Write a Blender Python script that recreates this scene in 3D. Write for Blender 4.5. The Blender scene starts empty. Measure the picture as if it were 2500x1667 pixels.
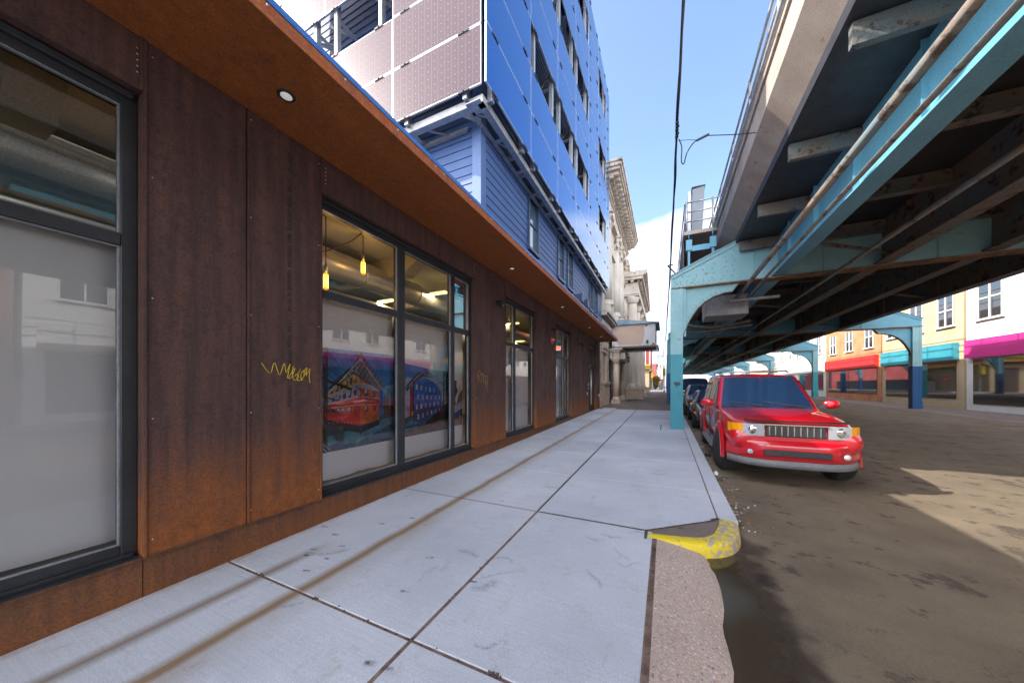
import bpy, bmesh, math, random
from mathutils import Vector, Matrix
random.seed(7)
PI = math.pi
sc = bpy.context.scene
COL = sc.collection

# ------------------------------------------------------------------ camera
H = 1.55
FPX = 795.0
YAW = math.atan(375.0 / FPX)
cd = bpy.data.cameras.new("camera"); cam = bpy.data.objects.new("camera", cd); COL.objects.link(cam)
cam.location = (0, 0, H); cam.rotation_euler = (PI/2, 0, YAW)
cd.sensor_width = 36; cd.lens = 36*FPX/2500; cd.shift_y = 108.5/2500
cd.clip_start = 0.05; cd.clip_end = 3000
sc.camera = cam

# ------------------------------------------------------------------ light
SUN_EL, SUN_AZ = math.radians(36), math.radians(247)      # azimuth clockwise from +Y
sd = Vector((math.sin(SUN_AZ)*math.cos(SUN_EL), math.cos(SUN_AZ)*math.cos(SUN_EL), math.sin(SUN_EL)))
sl = bpy.data.lights.new("sun", 'SUN'); sl.energy = 2.0; sl.angle = math.radians(0.6); sl.color = (1, .95, .87)
so = bpy.data.objects.new("sun", sl); COL.objects.link(so)
so.rotation_euler = sd.to_track_quat('Z', 'Y').to_euler()
w = bpy.data.worlds.new("World"); sc.world = w; w.use_nodes = True
nt = w.node_tree; nt.nodes.clear()
def N(t, typ, **k):
    n = t.nodes.new(typ)
    for a, b in k.items(): setattr(n, a, b)
    return n
out = N(nt, 'ShaderNodeOutputWorld'); bg = N(nt, 'ShaderNodeBackground')
sky = N(nt, 'ShaderNodeTexSky', sky_type='NISHITA'); sky.sun_disc = False
sky.sun_elevation = SUN_EL; sky.sun_rotation = SUN_AZ; sky.dust_density = 2.2; sky.ozone_density = 2.0; sky.air_density = 1.0
geo = N(nt, 'ShaderNodeTexCoord'); mp = N(nt, 'ShaderNodeMapping'); mp.inputs['Scale'].default_value = (1.0, 1.0, 2.3)
mp.inputs['Location'].default_value = (2.35, .2, .75)
nz = N(nt, 'ShaderNodeTexNoise'); nz.inputs['Scale'].default_value = 2.1; nz.inputs['Detail'].default_value = 9; nz.inputs['Roughness'].default_value = .52
sep = N(nt, 'ShaderNodeSeparateXYZ')
nt.links.new(geo.outputs['Generated'], mp.inputs['Vector']); nt.links.new(mp.outputs[0], nz.inputs['Vector'])
nt.links.new(geo.outputs['Generated'], sep.inputs[0])
m1 = N(nt, 'ShaderNodeValToRGB'); el_ = m1.color_ramp.elements
el_[0].color = (.62, .62, .62, 1); el_[1].color = (0, 0, 0, 1)
for p_, v_ in ((.10, .60), (.165, .36), (.22, .60), (.36, .60), (.43, .46), (.50, .20), (.58, .04)):
    e_ = el_.new(p_); e_.color = (v_, v_, v_, 1)
nt.links.new(sep.outputs['Z'], m1.inputs[0])
bk = N(nt, 'ShaderNodeMapRange'); bk.clamp = True; nt.links.new(sep.outputs['Y'], bk.inputs[0])     # unseen heavier, brighter cloud added behind the camera to lift the shade
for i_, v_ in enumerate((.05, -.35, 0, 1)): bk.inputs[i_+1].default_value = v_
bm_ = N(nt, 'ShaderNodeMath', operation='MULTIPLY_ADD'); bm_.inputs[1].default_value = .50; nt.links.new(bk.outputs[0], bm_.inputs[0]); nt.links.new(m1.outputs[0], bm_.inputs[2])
m2 = N(nt, 'ShaderNodeMath', operation='ADD'); nt.links.new(bm_.outputs[0], m2.inputs[0]); nt.links.new(nz.outputs['Fac'], m2.inputs[1])
cr = N(nt, 'ShaderNodeMapRange'); cr.inputs['From Min'].default_value = .93; cr.inputs['From Max'].default_value = 1.04; cr.clamp = True
nt.links.new(m2.outputs[0], cr.inputs['Value'])
nz2 = N(nt, 'ShaderNodeTexNoise'); nz2.inputs['Scale'].default_value = 5; nz2.inputs['Detail'].default_value = 6
nt.links.new(mp.outputs[0], nz2.inputs['Vector'])
cc = N(nt, 'ShaderNodeValToRGB'); cc.color_ramp.elements[0].position = .35; cc.color_ramp.elements[0].color = (2.5, 2.8, 3.4, 1)
cc.color_ramp.elements[1].position = .55; cc.color_ramp.elements[1].color = (3.4, 3.5, 3.65, 1)
nt.links.new(nz2.outputs['Fac'], cc.inputs[0])
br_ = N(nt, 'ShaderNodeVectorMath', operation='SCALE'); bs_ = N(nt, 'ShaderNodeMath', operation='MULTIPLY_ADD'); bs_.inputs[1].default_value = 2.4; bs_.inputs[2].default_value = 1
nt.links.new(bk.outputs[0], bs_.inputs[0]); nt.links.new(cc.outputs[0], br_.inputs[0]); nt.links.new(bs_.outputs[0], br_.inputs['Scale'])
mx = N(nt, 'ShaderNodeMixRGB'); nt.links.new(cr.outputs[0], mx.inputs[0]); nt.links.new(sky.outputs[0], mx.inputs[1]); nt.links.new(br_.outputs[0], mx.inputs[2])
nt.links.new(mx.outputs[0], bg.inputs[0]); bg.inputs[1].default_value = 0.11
nt.links.new(bg.outputs[0], out.inputs[0])
sc.view_settings.view_transform = 'Standard'; sc.view_settings.look = 'None'; sc.view_settings.exposure = 2.1; sc.view_settings.gamma = 1
sc.cycles.max_bounces = 8; sc.cycles.transparent_max_bounces = 12; sc.cycles.glossy_bounces = 4

# ------------------------------------------------------------------ helpers
ORG = {}
def thing(name, label, cat, loc=(0, 0, 0), group=None):
    o = bpy.data.objects.new(name, None); COL.objects.link(o); o.location = loc; o.empty_display_size = .2
    o['label'] = label; o['category'] = cat
    if group: o['group'] = group
    ORG[o.name] = Vector(loc); return o
def tag(o, label, cat, group=None):
    o['label'] = label; o['category'] = cat
    if group: o['group'] = group
    return o
def origin(p): return ORG.get(p.name, Vector((0, 0, 0))) if p else Vector((0, 0, 0))
class MB:
    def __init__(s): s.v = []; s.f = []; s.m = []; s.k = 0; s.sm = []; s.smooth = False
    def add(s, vs, fs):
        b = len(s.v); s.v += [tuple(q) for q in vs]
        for f in fs: s.f.append([b+i for i in f]); s.m.append(s.k); s.sm.append(s.smooth)
        return s
    def box(s, a, b):
        x0, x1 = sorted((a[0], b[0])); y0, y1 = sorted((a[1], b[1])); z0, z1 = sorted((a[2], b[2]))
        return s.add([(x0,y0,z0),(x1,y0,z0),(x1,y1,z0),(x0,y1,z0),(x0,y0,z1),(x1,y0,z1),(x1,y1,z1),(x0,y1,z1)],
                     [(0,3,2,1),(4,5,6,7),(0,1,5,4),(1,2,6,5),(2,3,7,6),(3,0,4,7)])
    def quad(s, *p): return s.add(p, [tuple(range(len(p)))])
    def bar(s, p, q, w, h, up=(0, 0, 1)):
        p, q = Vector(p), Vector(q); d = (q-p).normalized(); u = Vector(up)
        if abs(d.dot(u)) > .98: u = Vector((1, 0, 0))
        a = d.cross(u).normalized()*w/2; b = a.cross(d).normalized()*h/2
        vs = [p-a-b, p+a-b, p+a+b, p-a+b, q-a-b, q+a-b, q+a+b, q-a+b]
        return s.add(vs, [(0,1,2,3),(7,6,5,4),(0,4,5,1),(1,5,6,2),(2,6,7,3),(3,7,4,0)])
    def tube(s, pts, r, n=8, cap=True):
        pts = [Vector(p) for p in pts]; rs = r if isinstance(r, (list, tuple)) else [r]*len(pts)
        ring = []; o = s.smooth; s.smooth = True; b0 = len(s.v)
        for i, p in enumerate(pts):
            d = (pts[min(i+1, len(pts)-1)]-pts[max(i-1, 0)]).normalized()
            u = Vector((0, 0, 1)) if abs(d.z) < .9 else Vector((0, 1, 0))
            a = d.cross(u).normalized(); b = a.cross(d).normalized()
            ring.append([p+(a*math.cos(t)+b*math.sin(t))*rs[i] for t in [2*PI*k/n for k in range(n)]])
        vs = [v for rr in ring for v in rr]; fs = []
        for i in range(len(pts)-1):
            for k in range(n): fs.append((i*n+k, i*n+(k+1) % n, (i+1)*n+(k+1) % n, (i+1)*n+k))
        s.add(vs, fs); s.smooth = o
        if cap: s.f.append([b0+k for k in range(n)][::-1]); s.f.append([b0+(len(pts)-1)*n+k for k in range(n)]); s.m += [s.k]*2; s.sm += [False]*2
        return s
    def lathe(s, c, prof, n=24, axis='z', flute=0):
        vs = []; o = s.smooth; s.smooth = not flute
        for (r, h) in prof:
            for k in range(n):
                t = 2*PI*k/n; rr = r*(1-(flute if k % 2 else 0)); x, y = rr*math.cos(t), rr*math.sin(t)
                vs.append({'z': (c[0]+x, c[1]+y, c[2]+h), 'x': (c[0]+h, c[1]+x, c[2]+y), 'y': (c[0]+x, c[1]+h, c[2]-y)}[axis])
        fs = []
        for i in range(len(prof)-1):
            for k in range(n): fs.append((i*n+k, i*n+(k+1) % n, (i+1)*n+(k+1) % n, (i+1)*n+k))
        m = (len(prof)-1)*n
        s.add(vs, fs); b = len(s.v)-len(vs)
        s.f += [[b+k for k in range(n)][::-1], [b+m+k for k in range(n)]]; s.m += [s.k]*2; s.sm += [False]*2
        s.smooth = o; return s
    def prism(s, poly, f0, f1):      # poly of 2-tuples, f(u,v,side)->xyz
        n = len(poly); vs = [f0(*p) for p in poly]+[f1(*p) for p in poly]
        return s.add(vs, [tuple(range(n))[::-1], tuple(range(n, 2*n))]+[(i, (i+1) % n, n+(i+1) % n, n+i) for i in range(n)])
    def dome(s, c, r, axis=(0, -1, 0), n=6):   # rivet head
        d = Vector(axis); u = Vector((0, 0, 1)) if abs(d.z) < .9 else Vector((1, 0, 0)); a = d.cross(u).normalized(); b = a.cross(d)
        c = Vector(c); vs = []
        for (q, h) in ((1, 0), (.7, .55)):
            for k in range(n):
                t = 2*PI*k/n; vs.append(c+(a*math.cos(t)+b*math.sin(t))*r*q+d*r*h)
        vs.append(c+d*r*.75)
        return s.add(vs, [(k, (k+1) % n, n+(k+1) % n, n+k) for k in range(n)]+[(n+k, n+(k+1) % n, 2*n) for k in range(n)])
    def cut(s):
        s.marks = getattr(s, 'marks', []); s.marks.append(len(s.f)); return s
    def build_split(s, name, mats, parent=None, limit=100, **k):
        mk = sorted(set(getattr(s, 'marks', [])+[0, len(s.f)])); out_ = []
        for i, (a, b) in enumerate(zip(mk, mk[1:])):
            last = i >= limit
            if last: b = len(s.f)
            used = sorted({v for f in s.f[a:b] for v in f}); ix = {v: j for j, v in enumerate(used)}
            m = MB(); m.v = [s.v[v] for v in used]; m.f = [[ix[v] for v in f] for f in s.f[a:b]]; m.m = s.m[a:b]; m.sm = s.sm[a:b]
            o = m.build(name, mats, parent, **k); out_.append(o)
            if last: o['kind'] = 'stuff'; break
        return out_
    def build(s, name, mats, parent=None, bevel=0, seg=2, label=None, fixn=True):
        me = bpy.data.meshes.new(name); og = origin(parent)
        me.from_pydata([Vector(v)-og for v in s.v], [], s.f)
        if not isinstance(mats, (list, tuple)): mats = [mats]
        for m in mats: me.materials.append(m)
        for i, p in enumerate(me.polygons): p.material_index = s.m[i]; p.use_smooth = s.sm[i]
        if fixn:
            bm = bmesh.new(); bm.from_mesh(me); bmesh.ops.recalc_face_normals(bm, faces=bm.faces); bm.to_mesh(me); bm.free()
        o = bpy.data.objects.new(name, me); COL.objects.link(o)
        if parent: o.parent = parent
        ORG[o.name] = og
        if bevel:
            b = o.modifiers.new('bevel', 'BEVEL'); b.width = bevel; b.segments = seg; b.limit_method = 'ANGLE'; b.harden_normals = False
        if label: o['label'] = label
        return o
def struct(o): o['kind'] = 'structure'; return o
def copy_tree(o, parent=None):
    c = o.copy(); COL.objects.link(c); c.parent = parent; ORG[c.name] = ORG.get(o.name, Vector())
    for ch in list(o.children): copy_tree(ch, c)
    return c

# ------------------------------------------------------------------ materials
def mat(name, col, rough=.6, metal=0, spec=.5, coat=0):
    m = bpy.data.materials.new(name); m.use_nodes = True; b = m.node_tree.nodes['Principled BSDF']
    b.inputs['Base Color'].default_value = (*col, 1); b.inputs['Roughness'].default_value = rough; b.inputs['Metallic'].default_value = metal
    b.inputs['Specular IOR Level'].default_value = spec; b.inputs['Coat Weight'].default_value = coat; b.inputs['Coat Roughness'].default_value = .04
    return m
def bs(m): return m.node_tree.nodes['Principled BSDF']
def coords(t, scale=(1, 1, 1), kind='Object'):
    tc = N(t, 'ShaderNodeTexCoord'); mp = N(t, 'ShaderNodeMapping'); mp.inputs['Scale'].default_value = scale
    if kind == 'World':
        g = N(t, 'ShaderNodeNewGeometry'); t.links.new(g.outputs['Position'], mp.inputs['Vector'])
    else: t.links.new(tc.outputs[kind], mp.inputs['Vector'])
    return mp.outputs[0]
def noise(t, vec, scale, detail=6, rough=.55):
    n = N(t, 'ShaderNodeTexNoise'); n.inputs['Scale'].default_value = scale; n.inputs['Detail'].default_value = detail; n.inputs['Roughness'].default_value = rough
    t.links.new(vec, n.inputs['Vector']); return n.outputs['Fac']
def ramp(t, fac, stops):
    r = N(t, 'ShaderNodeValToRGB'); e = r.color_ramp.elements
    while len(e) < len(stops): e.new(.5)
    for i, (p, c) in enumerate(stops):
        e[i].position = p; e[i].color = (*c, 1) if len(c) == 3 else c
    t.links.new(fac, r.inputs[0]); return r.outputs[0]
def mixc(t, a, b, fac, mode='MIX'):
    m = N(t, 'ShaderNodeMixRGB', blend_type=mode)
    for i, x in ((0, fac), (1, a), (2, b)):
        if hasattr(x, 'is_linked'): t.links.new(x, m.inputs[i])
        elif i == 0: m.inputs[0].default_value = x
        else: m.inputs[i].default_value = (*x, 1)
    return m.outputs[0]
def math2(t, op, a, b=None, c=None):
    m = N(t, 'ShaderNodeMath', operation=op)
    for i, x in enumerate((a, b, c)):
        if x is None: continue
        if hasattr(x, 'is_linked'): t.links.new(x, m.inputs[i])
        else: m.inputs[i].default_value = x
    return m.outputs[0]
def mrange(t, v, a, b, c=0, d=1):
    m = N(t, 'ShaderNodeMapRange'); m.clamp = True; t.links.new(v, m.inputs[0])
    for i, x in enumerate((a, b, c, d)): m.inputs[i+1].default_value = x
    return m.outputs[0]
def xyz(t, vec):
    s = N(t, 'ShaderNodeSeparateXYZ'); t.links.new(vec, s.inputs[0]); return s.outputs
def setcol(m, c): m.node_tree.links.new(c, bs(m).inputs['Base Color'])
def bump(m, h, strength=.3, dist=.01):
    t = m.node_tree; b = N(t, 'ShaderNodeBump'); b.inputs['Strength'].default_value = strength; b.inputs['Distance'].default_value = dist
    t.links.new(h, b.inputs['Height']); t.links.new(b.outputs[0], bs(m).inputs['Normal'])
def worn(name, c1, c2, rough=.6, scale=3, metal=0, stains=None, bumpd=.003, streak=1, fine=60):
    m = mat(name, c1, rough, metal); t = m.node_tree; v = coords(t, (1, 1, streak), 'World')
    n1 = noise(t, v, scale, 8, .6); c = mixc(t, c1, c2, ramp(t, n1, [(.35, (0,)*3), (.65, (1,)*3)]))
    if stains:
        n3 = noise(t, v, scale*2.3, 5, .7); c = mixc(t, c, stains[0], mrange(t, n3, stains[1], stains[1]+.07))
    n2 = noise(t, coords(t, (1, 1, 1), 'World'), fine, 3)
    c = mixc(t, c, (.5, .5, .5), .0); c = mixc(t, c, ramp(t, n2, [(.3, (.75,)*3), (.7, (1.1,)*3)]), 1.0, 'MULTIPLY')
    setcol(m, c); bump(m, n2, .35, bumpd); return m

# corten steel: purple brown mill scale above, orange rust below, streaks and blotches
def corten(name, zr=(.5, 1.5), top=((.062, .034, .030), (.125, .062, .047)), low=((.17, .055, .016), (.29, .096, .026))):
    m = mat(name, top[0], .72, .0, .35); t = m.node_tree; W = coords(t, (1, 1, 1), 'World'); S = coords(t, (9, 9, .7), 'World')
    z = xyz(t, W)[2]; n0 = noise(t, W, 2.4, 8, .62); ns = noise(t, S, 1.4, 7, .6); nf = noise(t, W, 75, 3, .6); nm = noise(t, W, 11, 6, .7)
    a = mixc(t, top[0], top[1], ramp(t, ns, [(.3, (0,)*3), (.7, (1,)*3)])); a = mixc(t, a, (.055, .035, .036), mrange(t, math2(t, 'ADD', math2(t, 'MULTIPLY', nm, .6), math2(t, 'MULTIPLY', n0, .4)), .50, .60, 0, .8))
    b = mixc(t, low[0], low[1], ramp(t, nm, [(.3, (0,)*3), (.7, (1,)*3)]))
    k = math2(t, 'ADD', mrange(t, z, zr[0], zr[1], 1, 0), math2(t, 'MULTIPLY_ADD', math2(t, 'ADD', math2(t, 'MULTIPLY', n0, .6), math2(t, 'MULTIPLY', ns, .4)), 2.3, -1.22))
    c = mixc(t, a, b, mrange(t, k, 0.05, .95)); c = mixc(t, c, ramp(t, nf, [(.25, (.6,)*3), (.75, (1.3,)*3)]), 1.0, 'MULTIPLY')
    setcol(m, c); bump(m, nf, .35, .002)
    t.links.new(mrange(t, n0, .3, .7, .55, .85), bs(m).inputs['Roughness']); return m
M = {}
M['rust'] = corten('weathered_steel', (.35, 1.35))
M['rustbase'] = corten('weathered_steel_base', (-.3, .35), ((.10, .045, .022), (.17, .072, .03)), ((.19, .06, .018), (.28, .10, .03)))
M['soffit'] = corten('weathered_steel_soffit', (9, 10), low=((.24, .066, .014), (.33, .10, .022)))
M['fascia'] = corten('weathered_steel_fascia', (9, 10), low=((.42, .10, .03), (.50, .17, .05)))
M['black'] = worn('black_aluminium', (.018, .019, .022), (.028, .03, .034), .42, 5, 0, None, .0008)
M['darkmetal'] = worn('dark_metal', (.03, .03, .033), (.05, .05, .055), .5, 6)
M['alu'] = worn('aluminium', (.62, .64, .67), (.74, .75, .77), .34, 4, .85, None, .0005)
M['galv'] = worn('galvanised_steel', (.36, .36, .37), (.52, .50, .48), .45, 6, .6, ((.30, .18, .09), .66))
M['bead'] = worn('grey_glazing_bead', (.20, .21, .23), (.27, .28, .30), .4, 5)
M['screw'] = mat('screw_metal', (.8, .8, .82), .3, .9)
M['flash'] = worn('blue_flashing', (.04, .19, .60), (.06, .23, .66), .35, 3)
M['siding'] = worn('painted_siding', (.045, .095, .235), (.062, .115, .27), .5, 1.2, 0, None, .001)
M['trimblue'] = worn('painted_trim', (.075, .135, .29), (.095, .155, .32), .5, 2)
M['navy'] = worn('navy_window_frame', (.02, .045, .09), (.03, .055, .11), .4, 3)
def pv():
    m = mat('solar_cells', (.015, .07, .30), .13, .82, .4, .1); t = m.node_tree
    uv = N(t, 'ShaderNodeUVMap').outputs[0]; s = xyz(t, uv)           # uv in metres on the panel
    fx = math2(t, 'FRACT', math2(t, 'DIVIDE', s[0], .1635)); fy = math2(t, 'FRACT', math2(t, 'DIVIDE', s[1], .157))
    ln = math2(t, 'FRACT', math2(t, 'DIVIDE', s[1], .0262))
    fin = math2(t, 'LESS_THAN', ln, .42)
    dx = math2(t, 'LESS_THAN', math2(t, 'ABSOLUTE', math2(t, 'SUBTRACT', fx, .5)), .05); dy = math2(t, 'LESS_THAN', math2(t, 'ABSOLUTE', math2(t, 'SUBTRACT', fy, .5)), .07)
    dot = math2(t, 'MULTIPLY', dx, dy)
    gx = math2(t, 'LESS_THAN', fx, .035)
    n = noise(t, coords(t, (1, 1, 1), 'World'), .8, 3)
    c = mixc(t, (.004, .125, .40), (.008, .155, .46), n)
    return m, t, c, fin, dot, gx
m, t, c, fin, dot, gx = pv()
c = mixc(t, c, (.03, .16, .5), math2(t, 'MULTIPLY', fin, .25)); c = mixc(t, c, (.35, .5, .75), math2(t, 'MULTIPLY', dot, .45)); setcol(m, c); M['pv'] = m
m, t, c, fin, dot, gx = pv(); m.name = 'solar_cells_sunlit_copy'  # end-wall copy of the same cells, sunlit look put into paler colours
c = mixc(t, (.035, .012, .020), (.165, .118, .122), math2(t, 'MULTIPLY', fin, .95)); c = mixc(t, c, (.55, .5, .52), math2(t, 'MULTIPLY', dot, .3)); c = mixc(t, c, (.3, .22, .3), math2(t, 'MULTIPLY', gx, .5)); setcol(m, c); M['pv_end'] = m
bs(m).inputs['Metallic'].default_value = 0; bs(m).inputs['Specular IOR Level'].default_value = .15; bs(m).inputs['Roughness'].default_value = .35; bs(m).inputs['Coat Weight'].default_value = .1
# glass: clear sheet with mirror reflections by angle
def glass(name, tint=(.985, .99, .985), refl=1.0):
    m = bpy.data.materials.new(name); m.use_nodes = True; t = m.node_tree; t.nodes.clear()
    o = N(t, 'ShaderNodeOutputMaterial'); tr = N(t, 'ShaderNodeBsdfTransparent'); gl = N(t, 'ShaderNodeBsdfGlossy'); mx = N(t, 'ShaderNodeMixShader'); fr = N(t, 'ShaderNodeFresnel')
    tr.inputs[0].default_value = (*tint, 1); gl.inputs['Roughness'].default_value = .0; fr.inputs[0].default_value = 1.6
    f = math2(t, 'MULTIPLY', fr.outputs[0], 1.35*refl)
    t.links.new(f, mx.inputs[0]); t.links.new(tr.outputs[0], mx.inputs[1]); t.links.new(gl.outputs[0], mx.inputs[2]); t.links.new(mx.outputs[0], o.inputs[0])
    nb = N(t, 'ShaderNodeBump'); nb.inputs['Strength'].default_value = .06; nb.inputs['Distance'].default_value = .01
    t.links.new(noise(t, coords(t, (1, 1, 1), 'World'), 1.3, 2), nb.inputs['Height']); t.links.new(nb.outputs[0], gl.inputs['Normal'])
    return m
M['glass'] = glass('window_glass')
M['darkglass'] = mat('dark_glass', (.012, .016, .022), .03, 0, .9, 1)
M['blueglass'] = mat('upper_window_glass', (.10, .16, .22), .04, .3, .9, 1)
M['paper'] = mat('white_paper', (.90, .93, .97), .8)
def emis(name, col, s):
    m = mat(name, col); b = bs(m); b.inputs['Emission Color'].default_value = (*col, 1); b.inputs['Emission Strength'].default_value = s; return m
M['bulb'] = emis('glowing_filament', (1, .5, .08), 1.6); M['bulbglass'] = emis('amber_glow_glass', (1, .30, .01), .3)
M['tube'] = emis('lit_diffuser', (1, .80, .36), .45)
M['led'] = emis('lit_downlight_lens', (.7, .68, .66), .1)
M['exitred'] = emis('lit_exit_letters', (1, .03, .03), 2.5)
# concrete of the new pavement: pale, faint stains, rust drip lines under the canopy edge
def conc():
    m = mat('pale_concrete', (.6, .6, .6), .8, 0, .3); t = m.node_tree; W = coords(t, (1, 1, 1), 'World'); s = xyz(t, W)
    n0 = noise(t, W, .55, 6, .55); n1 = noise(t, W, 5, 8, .7); nf = noise(t, W, 130, 2, .5); nb = noise(t, coords(t, (.25, 7, 1), 'World'), 12, 4)
    c = mixc(t, (.47, .48, .525), (.61, .62, .665), ramp(t, n0, [(.35, (0,)*3), (.65, (1,)*3)]))
    c = mixc(t, c, (.42, .38, .35), mrange(t, n1, .57, .72, 0, .55))
    c = mixc(t, c, ramp(t, nf, [(.3, (.82,)*3), (.7, (1.08,)*3)]), 1.0, 'MULTIPLY'); c = mixc(t, c, ramp(t, nb, [(.35, (.95,)*3), (.65, (1.03,)*3)]), 1.0, 'MULTIPLY')
    # spots and smudges
    vo = N(t, 'ShaderNodeTexVoronoi'); vo.inputs['Scale'].default_value = 2.4; t.links.new(coords(t, (1, 1.7, 1), 'World'), vo.inputs['Vector'])
    c = mixc(t, c, (.27, .22, .20), math2(t, 'MULTIPLY', mrange(t, vo.outputs['Distance'], .022, .045, 1, 0), mrange(t, n1, .4, .55)))
    ns = noise(t, coords(t, (1.5, .6, 1), 'World'), 3.2, 8, .75)
    c = mixc(t, c, (.24, .24, .27), mrange(t, ns, .60, .74, 0, .6))
    # rust drip line at x = -2.56
    nl = noise(t, coords(t, (0, 1, 0), 'World'), .9, 3); nl2 = noise(t, W, 2.2, 4)
    xo = math2(t, 'ADD', s[0], math2(t, 'MULTIPLY_ADD', nl, -.07, 2.595))
    g = math2(t, 'ABSOLUTE', xo); core = mrange(t, math2(t, 'ADD', g, math2(t, 'MULTIPLY_ADD', nl2, .05, -.025)), .0, .085, 1, 0)
    side = math2(t, 'MULTIPLY', mrange(t, xo, 0, .34, 1, 0), mrange(t, xo, -.01, .01, 0, 1))
    side = math2(t, 'MULTIPLY', side, mrange(t, nl2, .3, .65, .25, 1))
    k = math2(t, 'ADD', math2(t, 'MULTIPLY', core, .85), math2(t, 'MULTIPLY', side, .62))
    k = math2(t, 'MULTIPLY', k, mrange(t, s[1], 3, 19, 1, .45))
    c = mixc(t, c, (.24, .14, .055), math2(t, 'MINIMUM', k, .9))
    x2 = math2(t, 'ABSOLUTE', math2(t, 'ADD', s[0], 3.03)); k2 = math2(t, 'MULTIPLY', mrange(t, x2, 0, .10, .8, 0), mrange(t, s[1], 1.75, 2.25, 1, 0))
    c = mixc(t, c, (.18, .11, .05), k2)
    # rusty run off at the foot of the wall
    c = mixc(t, c, (.33, .17, .06), math2(t, 'MULTIPLY', mrange(t, s[0], -3.56, -3.46, .9, 0), mrange(t, n1, .4, .6, .2, 1)))
    setcol(m, c); bump(m, math2(t, 'ADD', math2(t, 'MULTIPLY', nf, .5), nb), .25, .002); return m
M['conc'] = conc()
M['joint'] = worn('joint_filler', (.13, .08, .06), (.27, .18, .14), .9, 9, 0, ((.05, .04, .04), .6), .004)
M['jointdark'] = worn('tar_joint', (.055, .042, .035), (.10, .075, .05), .9, 9, 0, ((.16, .12, .05), .62), .004)
def pebble():
    m = mat('pebbled_old_concrete', (.3, .25, .2), .85); t = m.node_tree; W = coords(t, (1, 1, 1), 'World')
    vo = N(t, 'ShaderNodeTexVoronoi'); vo.inputs['Scale'].default_value = 48; t.links.new(W, vo.inputs['Vector'])
    vr = N(t, 'ShaderNodeTexVoronoi'); vr.inputs['Scale'].default_value = 150; t.links.new(W, vr.inputs['Vector'])
    n0 = noise(t, W, 2.5, 6, .6)
    a = mixc(t, (.42, .31, .25), (.56, .44, .37), n0)
    st = ramp(t, xyz(t, vo.outputs['Color'])[0], [(0, (.07, .06, .06)), (.12, (.75, .64, .56)), (.35, (.42, .31, .25)), (.5, (.78, .55, .32)), (.62, (.30, .10, .08)), (.78, (.75, .72, .70)), (.92, (.18, .16, .16))])
    k = math2(t, 'MULTIPLY', mrange(t, vo.outputs['Distance'], .28, .40, 1, 0), mrange(t, n0, .38, .6, .5, 1))
    c = mixc(t, a, st, k)
    c = mixc(t, c, ramp(t, xyz(t, vr.outputs['Color'])[1], [(0, (.75,)*3), (1, (1.15,)*3)]), 1.0, 'MULTIPLY')
    setcol(m, c); bump(m, vo.outputs['Distance'], .5, .006); return m
M['pebble'] = pebble()
def ypaint():
    m = mat('worn_yellow_paint', (.75, .6, .03), .65); t = m.node_tree; W = coords(t, (1, 1, 1), 'World')
    n = noise(t, W, 14, 9, .75); x = xyz(t, W)[0]
    k = math2(t, 'ADD', n, mrange(t, x, -.1, .7, -.06, .10))
    c = mixc(t, (.70, .52, .012), (.36, .31, .27), mrange(t, k, .54, .6)); c = mixc(t, c, (.10, .085, .06), mrange(t, noise(t, W, 30, 5, .7), .62, .70))
    setcol(m, c); bump(m, n, .6, .006); return m
M['yellow'] = ypaint()
M['asphalt'] = worn('dusty_asphalt', (.14, .105, .07), (.20, .155, .10), .9, 1.3, 0, ((.075, .055, .04), .56), .006, 1, 110)
m = M['asphalt']; t = m.node_tree; P_w = coords(t, (1, 1, 1), 'World'); s_w = xyz(t, P_w); nw = noise(t, P_w, 2.3, 7, .65)
edge_w = math2(t, 'ADD', math2(t, 'ADD', s_w[0], math2(t, 'MULTIPLY_ADD', nw, .9, -.45)), mrange(t, s_w[1], 4.0, 6.5, 0, .6))
wet = mrange(t, edge_w, .74, .92, 1, 0); pool = mrange(t, edge_w, .60, .70, 1, 0)
old_c = bs(m).inputs['Base Color'].links[0].from_socket
setcol(m, mixc(t, mixc(t, old_c, mixc(t, old_c, (.30, .26, .22), 1.0, 'MULTIPLY'), wet), (.06, .042, .026), pool))
t.links.new(math2(t, 'SUBTRACT', mrange(t, wet, 0, 1, .9, .45), math2(t, 'MULTIPLY', pool, .38)), bs(m).inputs['Roughness'])
nb_ = [n for n in t.nodes if n.type == 'BUMP'][0]; t.links.new(mrange(t, pool, 0, 1, .35, .02), nb_.inputs['Strength'])
M['asphaltfar'] = worn('asphalt', (.09, .08, .075), (.13, .115, .105), .9, .7, 0, ((.06, .05, .045), .6), .006)
M['oldwalk'] = worn('old_pavement', (.17, .125, .105), (.25, .19, .16), .85, 1.1, 0, ((.33, .28, .25), .63), .004)
M['water'] = mat('gutter_water', (.05, .034, .02), .12, 0, .35)
t_ = M['water'].node_tree; t_.links.new(mrange(t_, noise(t_, coords(t_, (1, 1, 1), 'World'), 6, 6, .7), .42, .62, .05, .5), bs(M['water']).inputs['Roughness']); setcol(M['water'], ramp(t_, noise(t_, coords(t_, (1, 1, 1), 'World'), 9, 6, .7), [(.35, (.035, .024, .015)), (.65, (.10, .068, .04))]))
M['earth'] = worn('bare_ground', (.16, .14, .12), (.22, .2, .17), .9, .2)
M['stone'] = worn('limestone', (.47, .41, .345), (.61, .55, .48), .8, 1.1, 0, ((.34, .27, .21), .62), .006, .55)
M['stonewarm'] = worn('warm_painted_stone', (.52, .40, .31), (.62, .50, .40), .8, 1.5, 0, ((.25, .18, .13), .62), .005, .6)
M['stonedirty'] = worn('sooty_limestone', (.44, .36, .29), (.66, .59, .52), .85, 2.2, 0, ((.11, .085, .065), .55), .008, .5)
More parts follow.
